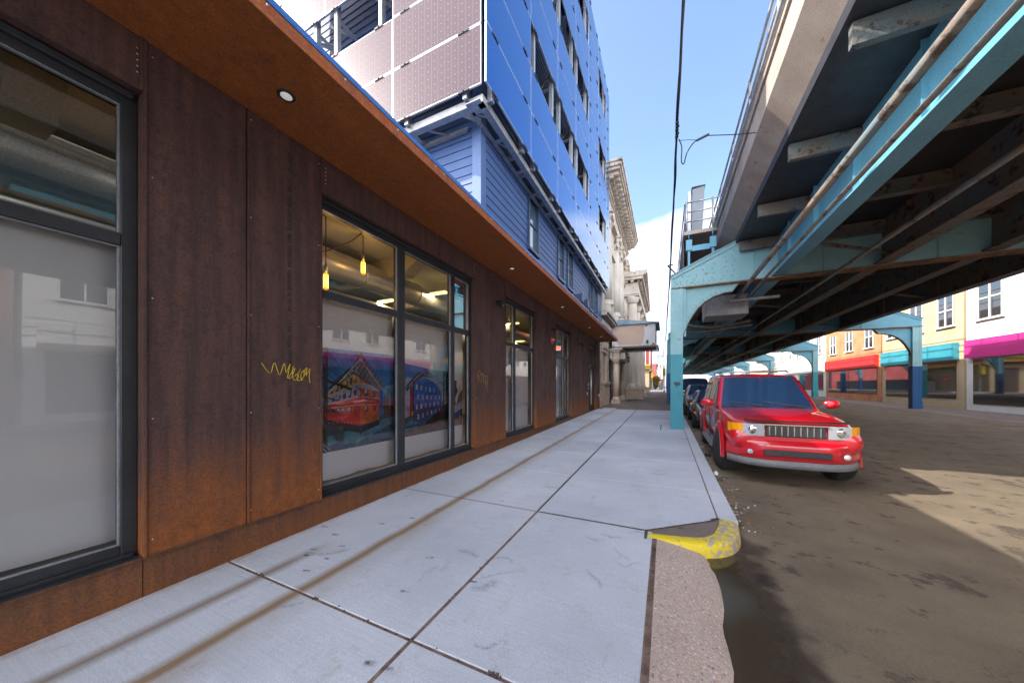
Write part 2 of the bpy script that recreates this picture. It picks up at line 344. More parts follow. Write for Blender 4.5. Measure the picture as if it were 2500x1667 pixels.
M['steelteal'] = worn('teal_painted_steel', (.04, .29, .37), (.06, .345, .42), .5, 1.2, 0, ((.03, .10, .13), .68), .0015)
M['steellight'] = worn('pale_blue_painted_steel', (.23, .46, .50), (.30, .53, .56), .5, 1.6, 0, ((.26, .17, .09), .63), .0015)
M['steelnavy'] = worn('navy_painted_steel', (.008, .07, .20), (.012, .09, .24), .5, 1.2, 0, ((.02, .04, .1), .66), .0015)
M['steelmid'] = worn('blue_painted_steel', (.13, .38, .50), (.17, .43, .55), .5, 1.4, 0, ((.2, .12, .07), .68), .0015)
M['steelrusty'] = worn('rusty_painted_steel', (.12, .16, .17), (.20, .13, .08), .7, 1.8, 0, ((.06, .04, .03), .55), .003)
M['rustedge'] = worn('rusted_flange', (.30, .15, .05), (.10, .07, .055), .8, 5, 0, ((.45, .24, .05), .6), .003)
M['elconc'] = worn('deck_concrete', (.36, .28, .22), (.46, .38, .31), .85, 1.6, 0, ((.20, .14, .10), .62), .005)
M['brick'] = worn('red_painted_brick', (.36, .055, .055), (.44, .10, .09), .8, .6, 0, ((.55, .22, .18), .64))
def brickwork(name, c1, c2, mortar):
    m = worn(name, c1, c2, .85, 1.2); t = m.node_tree; b = N(t, 'ShaderNodeTexBrick'); b.inputs['Scale'].default_value = 4.5; b.inputs['Mortar Size'].default_value = .012
    for i_, c_ in ((1, c1), (2, c2), (3, mortar)): b.inputs[i_].default_value = (*c_, 1)
    g = N(t, 'ShaderNodeNewGeometry'); s_ = xyz(t, g.outputs['Position']); cb = N(t, 'ShaderNodeCombineXYZ'); t.links.new(math2(t, 'ADD', s_[0], s_[1]), cb.inputs[0]); t.links.new(s_[2], cb.inputs[1]); t.links.new(cb.outputs[0], b.inputs['Vector'])
    setcol(m, mixc(t, b.outputs[0], ramp(t, noise(t, g.outputs['Position'], 1.1, 6), [(.3, (.65,)*3), (.7, (1.1,)*3)]), 1.0, 'MULTIPLY')); return m
M['brickwork'] = brickwork('brickwork', (.30, .09, .06), (.38, .14, .09), (.42, .38, .33))
M['cream'] = worn('cream_stucco', (.76, .74, .68), (.82, .80, .76), .85, .8)
M['tan'] = worn('tan_stucco', (.50, .38, .22), (.58, .45, .28), .85, 1)
M['yel'] = worn('yellow_paint', (.62, .38, .05), (.70, .45, .08), .6, 3)
M['sigyel'] = worn('signal_yellow', (.70, .48, .01), (.78, .55, .02), .5, 4)
M['signpanel'] = worn('faded_sign_panel', (.54, .385, .30), (.60, .435, .345), .8, 1.2)
M['signbare'] = worn('bare_sign_sheet', (.56, .56, .58), (.64, .62, .61), .6, 2, 0, ((.40, .19, .04), .67))
M['bluesheet'] = worn('weathered_blue_sheet', (.14, .22, .30), (.30, .36, .40), .5, 3, 0, ((.3, .2, .12), .62))
M['wood'] = worn('weathered_pole_wood', (.085, .058, .045), (.13, .09, .07), .9, 4, 0, None, .004, .1)
M['rubber'] = worn('tyre_rubber', (.018, .017, .016), (.03, .028, .026), .85, 12)
M['cable'] = mat('black_cable', (.02, .02, .024), .6)
M['plaster'] = worn('interior_plaster', (.55, .50, .40), (.60, .55, .45), .9, 1)
M['duct'] = worn('duct_sheet', (.55, .52, .45), (.68, .65, .58), .35, 2, .7)
M['redplastic'] = mat('red_plastic', (.62, .01, .012), .35, 0, .5, .3)
M['whitep'] = mat('white_plastic', (.75, .75, .74), .4)
M['green'] = worn('shrub_leaf', (.13, .14, .03), (.24, .20, .045), .7, 3)
M['green2'] = worn('yellowing_leaf', (.40, .27, .03), (.30, .22, .04), .7, 3)
def carpaint(name, c, flake=.0):
    m = mat(name, c, .3, flake, .5, 1.0); return m
def slope(y): return .0155*(min(max(y, -8), 60)-3)
# ================================================================== GROUND
def strip(x0, x1, y0, y1, dz, n=1):
    mb = MB(); ys = [y0+(y1-y0)*i/n for i in range(n+1)]
    ys = sorted(set([y for y in ys]+[y for y in (-8, 60) if y0 < y < y1]))
    vs = []; fs = []
    for y in ys: vs += [(x0, y, slope(y)+dz), (x1, y, slope(y)+dz)]
    for i in range(len(ys)-1): fs.append((2*i, 2*i+1, 2*i+3, 2*i+2))
    return mb.add(vs, fs)
struct(strip(-900, 1500, -900, 2200, -.45).build('ground', M['earth'], fixn=False))
struct(strip(-.4, 12.2, -60, 62, -.13).build('road', M['asphalt'], fixn=False))
struct(strip(-.4, 12.2, 62, 700, -.126).build('road', M['asphaltfar'], fixn=False))
struct(strip(-60, -.4, 48.5, 57, -.12).build('road', M['asphaltfar'], fixn=False))
def slabs(mb, x0, x1, y0, y1, gap=.008, th=.14, dz=0):
    a, b, c, d = x0+gap, x1-gap, y0+gap, y1-gap
    z0, z1 = slope(c)+dz, slope(d)+dz; e = .006
    mb.add([(a,c,z0-th),(b,c,z0-th),(b,d,z1-th),(a,d,z1-th),(a,c,z0-e),(b,c,z0-e),(b,d,z1-e),(a,d,z1-e),
            (a+e,c+e,z0),(b-e,c+e,z0),(b-e,d-e,z1),(a+e,d-e,z1)],
           [(0,3,2,1),(0,1,5,4),(1,2,6,5),(2,3,7,6),(3,0,4,7),(4,5,9,8),(5,6,10,9),(6,7,11,10),(7,4,8,11),(8,9,10,11)])
mb = MB()
YJ = [-8, -5.8, -3.6, -1.1, 1.56, 3.75, 5.42, 7.12, 8.83, 10.6, 12.3, 14.0, 15.7, 17.3, 19.05]
XJ = -1.43
for i in range(len(YJ)-1):
    g = .011 if YJ[i] < 4 else .005
    mb2 = mb
    a, b = YJ[i], YJ[i+1]
    slabs(mb, -3.56, XJ-.004, a, b, .006 if i > 4 else .010)
for i in range(5): slabs(mb, XJ+.004, -.115, YJ[i], min(YJ[i+1], 3.75) if i < 4 else 3.75, .010)
# slab beside the corner stone has its corner cut
e = .005; pts = [(XJ+.01, 3.765), (-.19, 3.765), (.49, 4.33), (.535, 4.45), (.535, 5.414), (XJ+.01, 5.414)]
mb.add([(x, y, slope(y)-.14) for x, y in pts]+[(x, y, slope(y)) for x, y in pts], [tuple(range(6))[::-1], tuple(range(6, 12))]+[(i, (i+1) % 6, 6+(i+1) % 6, 6+i) for i in range(6)])
for i in range(6, len(YJ)-1): slabs(mb, XJ+.012, .54, YJ[i], YJ[i+1], .004)
struct(mb.build('sidewalk', M['conc']))
struct(strip(-3.56, -.08, -8, 3.62, -.006).build('sidewalk_joints', M['joint'], fixn=False))
struct(strip(-3.56, -.15, 3.62, 4.42, -.006).build('sidewalk_joints', M['joint'], fixn=False))
struct(strip(-3.56, .55, 4.42, 19.04, -.006).build('sidewalk_joints', M['joint'], fixn=False))
mb = MB()                                                     # dark tar joints lie in the gaps
def jstrip(x0, y0, x1, y1, w, dz=-.004):
    d = Vector((x1-x0, y1-y0, 0)).normalized(); n = Vector((-d.y, d.x, 0))*w/2; n_ = 24; L = []
    for i in range(n_+1):
        t = i/n_; x, y = x0+(x1-x0)*t, y0+(y1-y0)*t; j = 1+.25*random.uniform(-1, 1)
        L += [(x-n.x*j, y-n.y*j, slope(y)+dz), (x+n.x*j, y+n.y*j, slope(y)+dz)]
    mb.add(L, [(2*i, 2*i+1, 2*i+3, 2*i+2) for i in range(n_)])
jstrip(XJ+.005, 3.78, XJ+.005, 19.0, .030, .0015); jstrip(XJ, 3.757, -.18, 3.757, .016, .001); jstrip(-.19, 3.755, .50, 4.335, .022, .001)
jstrip(-.1, 3.52, -.1, -3, .030, -.006); jstrip(-.185, 3.55, -.185, 3.75, .030, .001); jstrip(-3.5, 3.757, XJ, 3.757, .008, .001)
jstrip(.47, 4.33, .56, 4.42, .05, .002)
jstrip(-.145, 11.51, -.145, 12.9, .03, .0035)
struct(mb.build('tar_joints', M['jointdark'], fixn=False))
mb = MB()                                                     # kerb stones
for a, b in zip([4.40, 5.34, 8.4, 11.5, 14.6, 17.6], [5.34, 8.4, 11.5, 14.6, 17.6, 19.05]):
    slabs(mb, .548, .745, a, b, .003, .3, .002)
for i in range(12): slabs(mb, .50, .72, 19.05+i*2.4, 19.05+(i+1)*2.4, .004, .3, -.01)
struct(mb.build('kerb', M['conc'], None, .012, 2))
# old pavement further on
mb = MB()
for i in range(12):
    for (a, b) in ((-3.6, -1.6), (-1.6, .5)): slabs(mb, a, b, 19.05+i*2.4, 19.05+(i+1)*2.4, .006, .1, -.012)
struct(mb.build('sidewalk_old', M['oldwalk']))
struct(strip(-9, .5, 19.06, 47.8, -.03).build('sidewalk_old_bed', M['jointdark'], fixn=False))
mb = MB(); slabs(mb, -3.3, -2.55, 19.15, 19.75, .0, .02, .006); slabs(mb, -9, .6, 57, 95, 0, .1, -.0); struct(mb.build('sidewalk_patch', M['conc']))
mb = MB(); slabs(mb, 12.2, 15.6, -20, 120, 0, .3, 0); struct(mb.build('sidewalk_opposite', M['oldwalk']))
# pebbled apron falling to the gutter
wav = [(.30, -3), (.34, 1.2), (.35, 2.14), (.37, 2.46), (.37, 2.72), (.41, 3.05), (.425, 3.2), (.42, 3.37), (.39, 3.5), (.36, 3.64)]
rnd0 = random.Random(2); mb = MB(); vs = []; n = 8; ys = [-3+i*.1 for i in range(66)]+[3.56, 3.62, 3.72]
def wx(y):
    for (x0, y0), (x1, y1) in zip(wav, wav[1:]):
        if y0 <= y <= y1: return x0+(x1-x0)*(y-y0)/(y1-y0)
    return wav[-1][0] if y > 3.64 else wav[0][0]
for y in ys:
    e = wx(y)+.010*math.sin(y*9+math.sin(y*5))+rnd0.uniform(-.006, .006)
    for k in range(n+1):
        t = k/n; x = -.09+(e+.09)*t; z = slope(y)-.006-.10*t**1.5
        vs.append((x, y, z-(.03 if k == n else 0)))
fs = [(i*(n+1)+k, i*(n+1)+k+1, (i+1)*(n+1)+k+1, (i+1)*(n+1)+k) for i in range(len(ys)-1) for k in range(n)]
mb.smooth = True; mb.add(vs, fs); struct(mb.build('pavement_apron', M['pebble'], fixn=False))
# yellow corner stone and the old concrete it encloses
outer = [(-.165, 3.575), (0, 3.59), (.16, 3.615), (.30, 3.645), (.42, 3.69), (.52, 3.76), (.62, 3.87), (.69, 4.03), (.725, 4.2), (.74, 4.395)]
inner = [(-.165, 3.70), (.01, 3.735), (.16, 3.765), (.26, 3.79), (.35, 3.835), (.42, 3.91), (.47, 4.03), (.505, 4.17), (.535, 4.30), (.55, 4.395)]
rows = []
for (a, b), (c, d) in zip(outer, inner):
    z = slope(b)+.004; dx, dy = a-c, b-d; L = math.hypot(dx, dy); dx /= L; dy /= L
    rows.append([(c, d, z-.1), (c, d, z-.004), (c+dx*.012, d+dy*.012, z+.004), (a-dx*.05, b-dy*.05, z+.002), (a-dx*.015, b-dy*.015, z-.012), (a, b, z-.04), (a+dx*.012, b+dy*.012, z-.16)])
mb = MB(); mb.smooth = True; m_ = len(rows[0]); mb.add([p for r in rows for p in r], [(i*m_+k, i*m_+k+1, (i+1)*m_+k+1, (i+1)*m_+k) for i in range(len(rows)-1) for k in range(m_-1)])
o = mb.build('corner_kerb', M['yellow'], fixn=True); struct(o); s_ = o.modifiers.new('s', 'SUBSURF'); s_.levels = 1; s_.render_levels = 2
mb = MB(); mb.quad(*[(x, y, slope(y)-.004) for x, y in inner[::1]+[(.50, 4.33), (-.18, 3.765)]]); struct(mb.build('corner_infill', M['oldwalk'], fixn=False))

# ================================================================== STOREFRONT BUILDING
FX = -3.55; SE = .26; SO = 4.18
B = thing('storefront_building', 'rust steel storefront with blue siding and dark blue solar panels on its upper floors', 'building', (FX, 0, 0))
def cladding(y0, y1, z0, z1, seams=(), name='cladding_panel', m=None, x=FX, label=None):
    ys = [y0]+list(seams)+[y1]
    mb = MB()
    for a, b in zip(ys, ys[1:]): mb.box((x-.012, a+.008, z0), (x, b-.008, z1))
    mb.box((x-.2, y0+.002, z0+.002), (x-.014, y1-.002, z1-.002))
    for y in seams: mb.box((x-.014, y+.004, z0), (x+.012, y+.018, z1))       # standing edge at each joint
    mb.box((x-.02, y0+.001, z0+.001), (x+.014, y0+.016, z1-.001)); mb.box((x-.02, y1-.016, z0+.001), (x+.014, y1-.001, z1-.001))
    s = mb; s.k = 1
    for y in list(seams)+[y0+.05, y1-.03]:
        for k in range(5):
            z = z0+.12+(z1-z0-.24)*k/4; s.dome((x+.0065 if y in seams else x+.001, y+.03 if y in seams else y, z), .006, (1, 0, 0))
    return s.build(name, [m or M['rust'], M['screw']], B, label=label)
piers = [(-5.3, -2.33, (-3.9,)), (1.03, 2.43, (1.7,)), (5.75, 7.15, (6.43,)), (9.29, 11.2, (10.24,)), (13.35, 16.65, (14.52, 15.5)), (18.72, 19.72, ())]
wins = [(-2.33, 1.03, [(-1.16, .14), (.16, .1)]), (2.43, 5.75, [(3.78, .14), (5.11, .1)]), (7.15, 9.29, [(7.90, .12)]), (11.2, 13.35, [(12.58, .12)])]
P_ = []
for i, (a, b, s) in enumerate(piers): P_.append(cladding(a, b, SE if i < 5 else .10, SO, s))
for a, b, _ in wins: cladding(a, b, 3.76, SO-.002, (), 'header_panel')
cladding(16.65, 18.72, 3.74, SO-.002, (), 'header_panel')
mb = MB()
for a, b in ((-5.3, 1.03), (1.03, 4.28), (4.28, 9.29), (9.29, 13.35), (13.35, 16.64)):
    mb.box((FX-.3, a+.003, -.4), (FX-.004, b-.003, SE-.004))
mb.box((FX-.06, -5.3, SE-.005), (FX+.012, 2.44, SE+.006)); mb.box((FX-.02, 5.74, SE-.005), (FX+.012, 7.16, SE+.006)); mb.box((FX-.02, 9.28, SE-.005), (FX+.012, 11.21, SE+.006))
mb.build('base_panel', M['rustbase'], B)
# stencilled mill marks running up the left pier, and sprayed tags
def text(s, size, name, m, parent, loc, rot, ext=.0008, sx=1, label=None, bold=0, slant=0):
    cu = bpy.data.curves.new(name, 'FONT'); cu.body = s; cu.size = size; cu.extrude = ext; cu.align_x = 'LEFT'; cu.offset = bold; cu.shear = slant
    o = bpy.data.objects.new(name, cu); COL.objects.link(o)
    mtx = Matrix.Translation(loc) @ rot.to_matrix().to_4x4() @ Matrix.Diagonal((sx, 1, 1, 1))
    dg = bpy.context.evaluated_depsgraph_get(); me = bpy.data.meshes.new_from_object(o.evaluated_get(dg)); bpy.data.objects.remove(o)
    me.transform(mtx); me.transform(Matrix.Translation(-origin(parent)) if parent else Matrix.Identity(4)); me.materials.clear(); me.materials.append(m)
    q = bpy.data.objects.new(name, me); COL.objects.link(q)
    if parent: q.parent = parent; ORG[q.name] = origin(parent)
    return q
from mathutils import Euler
ink = mat('stencil_ink', (.035, .02, .022), .8); tagpaint = mat('yellow_tag_paint', (.62, .45, .03), .5); tagfaint = worn('faint_tag_paint', (.40, .28, .07), (.30, .19, .06), .7, 30)
# facing +X, characters turned on their side and reading downwards
down = Matrix(((0, 0, 1), (0, 1, 0), (-1, 0, 0))).to_euler()   # x->-z, y->+y, z->+x
text('A606-4  .  1690  HT# C0TST2  MC 1B02724  GRADE A606-4  .  1690  HT# C0TST2  MC 1B02724', .055, 'stencil', ink, P_[1], (FX+.0015, 2.065, 3.98), down, sx=1.18, bold=.0025)
def scrawl(pts, r, m, parent, name='graffiti'):
    mb = MB()
    for st in pts: mb.tube([(FX+.003, y, z) for y, z in st], r, 5)
    return mb.build(name, m, parent)
def sm(p, n=5):       # smooth a stroke
    o = []
    for i in range(len(p)-1):
        p0, p1, p2, p3 = p[max(i-1, 0)], p[i], p[i+1], p[min(i+2, len(p)-1)]
        for k in range(n):
            t = k/n; o.append(tuple(.5*((2*p1[j])+(-p0[j]+p2[j])*t+(2*p0[j]-5*p1[j]+4*p2[j]-p3[j])*t*t+(-p0[j]+3*p1[j]-3*p2[j]+p3[j])*t**3) for j in (0, 1)))
    return o+[p[-1]]
def gp(L, a=(2.03, 2.30), zt=1.79, zb=1.575, box=(15, 285, 230, 460)):
    return sm([(a[0]+(a[1]-a[0])*(x-box[0])/(box[2]-box[0]), zt+(zb-zt)*(y-box[1])/(box[3]-box[1])) for x, y in L])
scrawl([gp([(-150, 300), (-90, 380), (-60, 290), (-20, 390), (14, 290), (30, 370), (62, 290), (40, 415), (85, 345), (100, 330), (75, 400), (50, 420)]),
        gp([(85, 310), (80, 380), (95, 430), (130, 410), (120, 375), (100, 395)]), gp([(150, 325), (118, 400), (130, 435), (170, 400), (178, 340), (150, 380), (160, 430), (205, 325)]),
        gp([(170, 360), (200, 320), (195, 390), (228, 325), (222, 390), (228, 455)])], .0032, tagpaint, P_[1])
q = lambda L: gp(L, (5.85, 6.28), 1.86, 1.40, (1625, 358, 1705, 540))
scrawl([q([(1628, 450), (1626, 365), (1645, 362), (1640, 395), (1628, 400), (1650, 452)]), q([(1652, 375), (1655, 440)]), q([(1650, 400), (1668, 372), (1666, 455)]), q([(1664, 410), (1680, 395), (1682, 470)]),
        q([(1670, 400), (1698, 395), (1696, 440)]), q([(1684, 430), (1702, 455), (1690, 500)]), q([(1680, 465), (1705, 460)]), q([(1692, 440), (1692, 480), (1706, 540)])], .0035, tagfaint, P_[2])
# canopy
mb = MB(); mb.box((-2.552, -6, 4.155), (FX-.3, 19.85, 4.178)); 
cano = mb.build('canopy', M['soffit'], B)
mb = MB(); mb.box((-2.55, -6, 4.15), (-2.542, 19.9, 4.255)); mb.box((-2.56, 19.852, 4.15), (-3.55, 19.86, 4.255)); fas = mb; fas.k = 1
mb = MB(); mb.box((-2.56, -6, 4.262), (-2.538, 19.9, 4.31)); mb.box((-2.561, -6, 4.30), (-3.6, 19.84, 4.306)); mb.build('flashing', M['flash'], cano)
y = -5.6
while y < 19.7:
    fas.dome((-2.541, y, 4.235), .009, (1, 0, 0)); y += .62 if int(y*3) % 3 else .17
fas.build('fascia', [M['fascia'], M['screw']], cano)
for y in (1.78, 6.53, 10.42, 14.62, 17.6):
    m_ = MB(); m_.lathe((-3.08, y, 4.13), [(.07, .024), (.07, .019), (.05, .017)], 20); o = m_.build('downlight', M['black'], cano)
    m_ = MB(); m_.lathe((-3.08, y, 4.13), [(.046, .022), (.046, .0155), (.02, .0135)], 20); m_.build('lens', M['led'], cano)
# windows
def window(y0, y1, mull, z0=SE, z1=3.76, tr=2.635, name='window', papers=True):
    fx = FX-.10; r = MB()
    r.box((fx-.10, y0+.001, z0), (fx, y0+.085, z1-.001)); r.box((fx-.10, y1-.085, z0), (fx, y1-.001, z1-.001))
    r.box((fx-.10, y0+.086, z1-.115), (fx-.001, y1-.086, z1-.001)); r.box((fx-.10, y0+.086, z0), (fx-.001, y1-.086, z0+.105))
    r.box((fx-.001, y0+.02, z0-.002), (FX+.004, y1-.02, z0+.014)); r.box((fx+.001, y0+.03, z0+.014), (fx+.035, y1-.03, z0+.04))
    r.box((fx+.001, y0+.03, z1-.06), (fx+.035, y1-.03, z1-.014))
    o = r.build('window', M['black'], B, .004, 1)
    f = MB(); ys = [y0+.085]+[m for mm in mull for m in (mm[0]-mm[1]/2, mm[0]+mm[1]/2)]+[y1-.085]
    for mm in mull: f.box((fx-.095, mm[0]-mm[1]/2, z0+.106), (fx+.004, mm[0]+mm[1]/2, z1-.116))
    for i in range(0, len(ys), 2): f.box((fx-.09, ys[i]+.001, tr-.045), (fx+.003, ys[i+1]-.001, tr+.045))
    f.build('mullion', M['black'], o, .003, 1)
    g = MB(); b = MB()
    for i in range(0, len(ys), 2):
        for (a, c) in ((z0+.106, tr-.046), (tr+.046, z1-.116)):
            s_, e_ = ys[i], ys[i+1]; t = .011
            for (p, q_) in (((s_, a), (e_, a+t)), ((s_, c-t), (e_, c)), ((s_, a+t), (s_+t, c-t)), ((e_-t, a+t), (e_, c-t))): b.box((fx-.05, p[0]+.001, p[1]+.001), (fx-.015, q_[0]-.001, q_[1]-.001))
            b2 = MB(); b2.quad((fx-.04, s_+.008, a+.008), (fx-.04, e_-.008, a+.008), (fx-.04, e_-.008, c-.008), (fx-.04, s_+.008, c-.008)); g.add(b2.v, b2.f)
    b.build('bead', M['bead'], o); g.build('pane', M['glass'], o)
    return o
for a, b, mu in wins: window(a, b, mu)
# door
dz = slope(17.6)
mb = MB(); fx = FX-.12
for (p, q_) in (((16.66, dz), (16.78, 3.73)), ((18.60, dz), (18.71, 3.73)), ((16.78, 3.60), (18.6, 3.73)), ((16.78, 2.60), (18.6, 2.70)), ((17.64, 2.70), (17.74, 3.6))): mb.box((fx-.1, p[0]+.001, p[1]), (fx, q_[0]-.001, q_[1]-.001))
door = mb.build('door', M['black'], B, .004, 1)
mb = MB()
for a, b in ((16.80, 17.68), (17.70, 18.58)):
    for (p, q_) in (((a, dz+.02), (a+.09, 2.58)), ((b-.09, dz+.02), (b, 2.58)), ((a+.09, 2.48), (b-.09, 2.58)), ((a+.09, dz+.02), (b-.09, dz+.28))): mb.box((fx-.07, p[0]+.001, p[1]), (fx-.02, q_[0]-.001, q_[1]-.001))
mb.build('leaf_frame', M['black'], door, .003, 1)
mb = MB()
for a, b, c, d in ((16.88, 17.6, dz+.27, 2.49), (17.78, 18.5, dz+.27, 2.49), (16.78, 17.65, 2.7, 3.6), (17.73, 18.6, 2.7, 3.6)): mb.quad((fx-.045, a, c), (fx-.045, b, c), (fx-.045, b, d), (fx-.045, a, d))
mb.build('pane', M['glass'], door)
mb = MB()
for y in (17.62, 17.76): mb.tube([(fx+.045, y, dz+.35), (fx+.045, y, 2.35)], .016, 8); mb.bar((fx-.03, y, dz+.6), (fx+.045, y, dz+.6), .02, .02); mb.bar((fx-.03, y, 2.1), (fx+.045, y, 2.1), .02, .02)
mb.build('handle', M['alu'], door)

# interior seen through the glass
mb = MB(); mb.box((-9.6, -5, 4.06), (FX-.31, 19.5, 4.14)); mb.build('interior_ceiling', M['plaster'], B)
mb = MB(); mb.box((-9.7, -5, .0), (-9.6, 19.5, 4.1)); mb.box((-9.6, -5.1, .1), (FX-.25, -5, 4.05)); mb.box((-9.6, 19.5, .1), (FX-.3, 19.6, 4.05)); mb.build('interior_wall', M['plaster'], B)
mb = MB(); mb.box((-9.6, -5, .05), (FX-.31, 19.5, .10)); mb.build('interior_floor', M['darkmetal'], B)
mb = MB(); mb.tube([(-5.15, -4.9, 3.62), (-5.15, 19.4, 3.62)], .24, 20)
for i in range(9): mb.tube([(-5.15, -3+i*1.45, 3.62), (-5.15, -2.97+i*1.45, 3.62)], .252, 20)
mb.cut(); mb.tube([(-6.7, -4.9, 3.35), (-6.7, 19.4, 3.35)], .32, 20); mb.build_split('duct', M['duct'], B)
mb = MB()
for y in (-3.5, -1.4, .7, 2.8, 4.9, 7.0, 9.1, 11.2, 13.3, 15.4): mb.cut(); mb.box((-9.55, y-.14, 3.70), (-4.55, y+.14, 4.055)); mb.add([(-4.55, y-.13, 4.05), (-4.55, y+.13, 4.05), (-4.0, y+.13, 4.05), (-4.0, y-.13, 4.05), (-4.55, y-.13, 3.72), (-4.55, y+.13, 3.72)], [(0,1,5,4),(1,2,5),(0,4,3),(2,3,4,5),(0,3,2,1)])
mb.build_split('ceiling_beam', M['plaster'], B)
mb = MB()
for y0_, x0_, x1_ in ((6.05, -6.6, -4.5), (14.2, -6.6, -4.5), (10.07, -6.6, -4.5)):
    mb = MB(); mb.box((x0_, y0_-.06, 3.66), (x1_, y0_+.06, 3.70)); mb.build('ceiling_lamp', M['tube'], B)
for y in (6.05, 10.07, 14.2):
    l = bpy.data.lights.new('ceiling_light', 'AREA'); l.shape = 'RECTANGLE'; l.size = 2.1; l.size_y = .12; l.energy = 26; l.color = (1, .78, .44)
    q_ = bpy.data.objects.new('ceiling_light', l); COL.objects.link(q_); q_.location = (-5.55, y, 3.655)

# pendant bulbs
def pendant(y, zb, zt, cord, label):
    X = -4.5; t = thing('pendant_lamp', label, 'pendant lamp', (X, y, 4.06), 'amber tube pendant lamps in the window')
    mb = MB(); mb.tube(cord, .009, 6); mb.build('cord', mat('brown_cord', (.10, .03, .02), .7), t)
    mb = MB(); mb.lathe((X, y, zt), [(.012, .10), (.024, .09), (.026, 0), (.02, -.01)], 12); mb.build('socket', M['galv'], t)
    mb = MB(); mb.lathe((X, y, zb), [(.006, 0), (.024, .015), (.028, .05), (.028, zt-zb-.03), (.014, zt-zb)], 14); mb.build('glass_tube', M['bulbglass'], t)
    mb = MB()
    for k in range(6):
        a = k*PI/3; mb.tube([(X+.0305*math.cos(a+s*.35), y+.0305*math.sin(a+s*.35), zb+.03+(zt-zb-.07)*s/8) for s in range(9)], .0035, 4)
    mb.build('filament', M['bulb'], t)
    l = bpy.data.lights.new('bulb_light', 'POINT'); l.energy = 1.6; l.color = (1, .62, .22); l.shadow_soft_size = .05
    q_ = bpy.data.objects.new('bulb_light', l); COL.objects.link(q_); q_.location = (X+.06, y, (zb+zt)/2)
pendant(3.15, 2.95, 3.22, [(-4.5, 3.15, 3.3), (-4.5, 3.15, 3.8), (-4.5, 3.15, 4.02), (-4.5, 3.06, 4.05)], 'lower glowing amber tube lamp hanging at the left edge of the big window')
pendant(3.80, 3.37, 3.62, [(-4.5, 3.8, 3.7), (-4.5, 3.8, 4.0), (-4.5, 3.76, 4.04), (-4.5, 3.6, 3.86), (-4.5, 3.35, 3.66), (-4.5, 3.15, 3.52), (-4.5, 3.0, 3.46)], 'higher glowing amber tube lamp with looped cord in the big window')
# exit sign
t = thing('exit_sign', 'red lit exit sign hanging inside the narrow window nearest the door', 'exit sign', (-4.6, 15.0, 3.5))
mb = MB(); mb.box((-4.86, 15.0, 3.24), (-4.52, 15.05, 3.46)); mb.bar((-4.7, 15.02, 3.46), (-4.7, 15.02, 4.06), .02, .02); mb.build('housing', M['whitep'], t)
text('EXIT', .17, 'lettering', M['exitred'], t, (-4.86, 14.995, 3.29), Euler((PI/2, 0, 0)), .004, bold=.004)

# paper backing and printed pictures
PX = -3.80
def sheet(y0, y1, z0, z1, label, seed, ripple=.012):
    rnd = random.Random(seed); n, m_ = 34, 26; vs = []
    for j in range(m_+1):
        for i in range(n+1):
            y = y0+(y1-y0)*i/n; z = z0+(z1-z0)*j/m_
            if j == 0: z += rnd.uniform(-.003, .004)+.007*math.sin(i*.35+seed)
            if j == m_: z += rnd.uniform(-.004, .004)
            x = PX+ripple*(math.sin(y*9+z*1.3+seed)*.5+.35*math.sin(y*23+seed)+.2*math.sin(z*7))-.012
            vs.append((x, y, z))
    mb = MB(); mb.smooth = True; mb.add(vs, [(j*(n+1)+i, j*(n+1)+i+1, (j+1)*(n+1)+i+1, (j+1)*(n+1)+i) for j in range(m_) for i in range(n)])
    return tag(mb.build('paper_sheet', M['paper'], fixn=False), label, 'paper sheet', 'white paper sheets taped inside the windows')
sheet(2.5, 3.76, .378, 2.62, 'white paper sheet behind the big window, carrying the red and yellow building picture', 1)
sheet(3.88, 5.68, .378, 2.63, 'white paper sheet behind the big window, carrying the blue building picture', 2)
sheet(7.2, 7.86, .378, 2.60, 'narrow white paper sheet in the left strip of the window right after the big one', 3)
sheet(7.93, 9.2, .378, 2.60, 'wide white paper sheet in the right part of the window right after the big one', 4)
sheet(11.25, 12.54, .378, 2.60, 'white paper sheet in the left strip of the window nearest the door', 5)
sheet(12.6, 13.28, .378, 2.60, 'white paper sheet in the right strip of the window nearest the door', 6)
sheet(-2.26, 1.0, .378, 2.62, 'white paper sheet in the window left of the stencilled pier', 7)
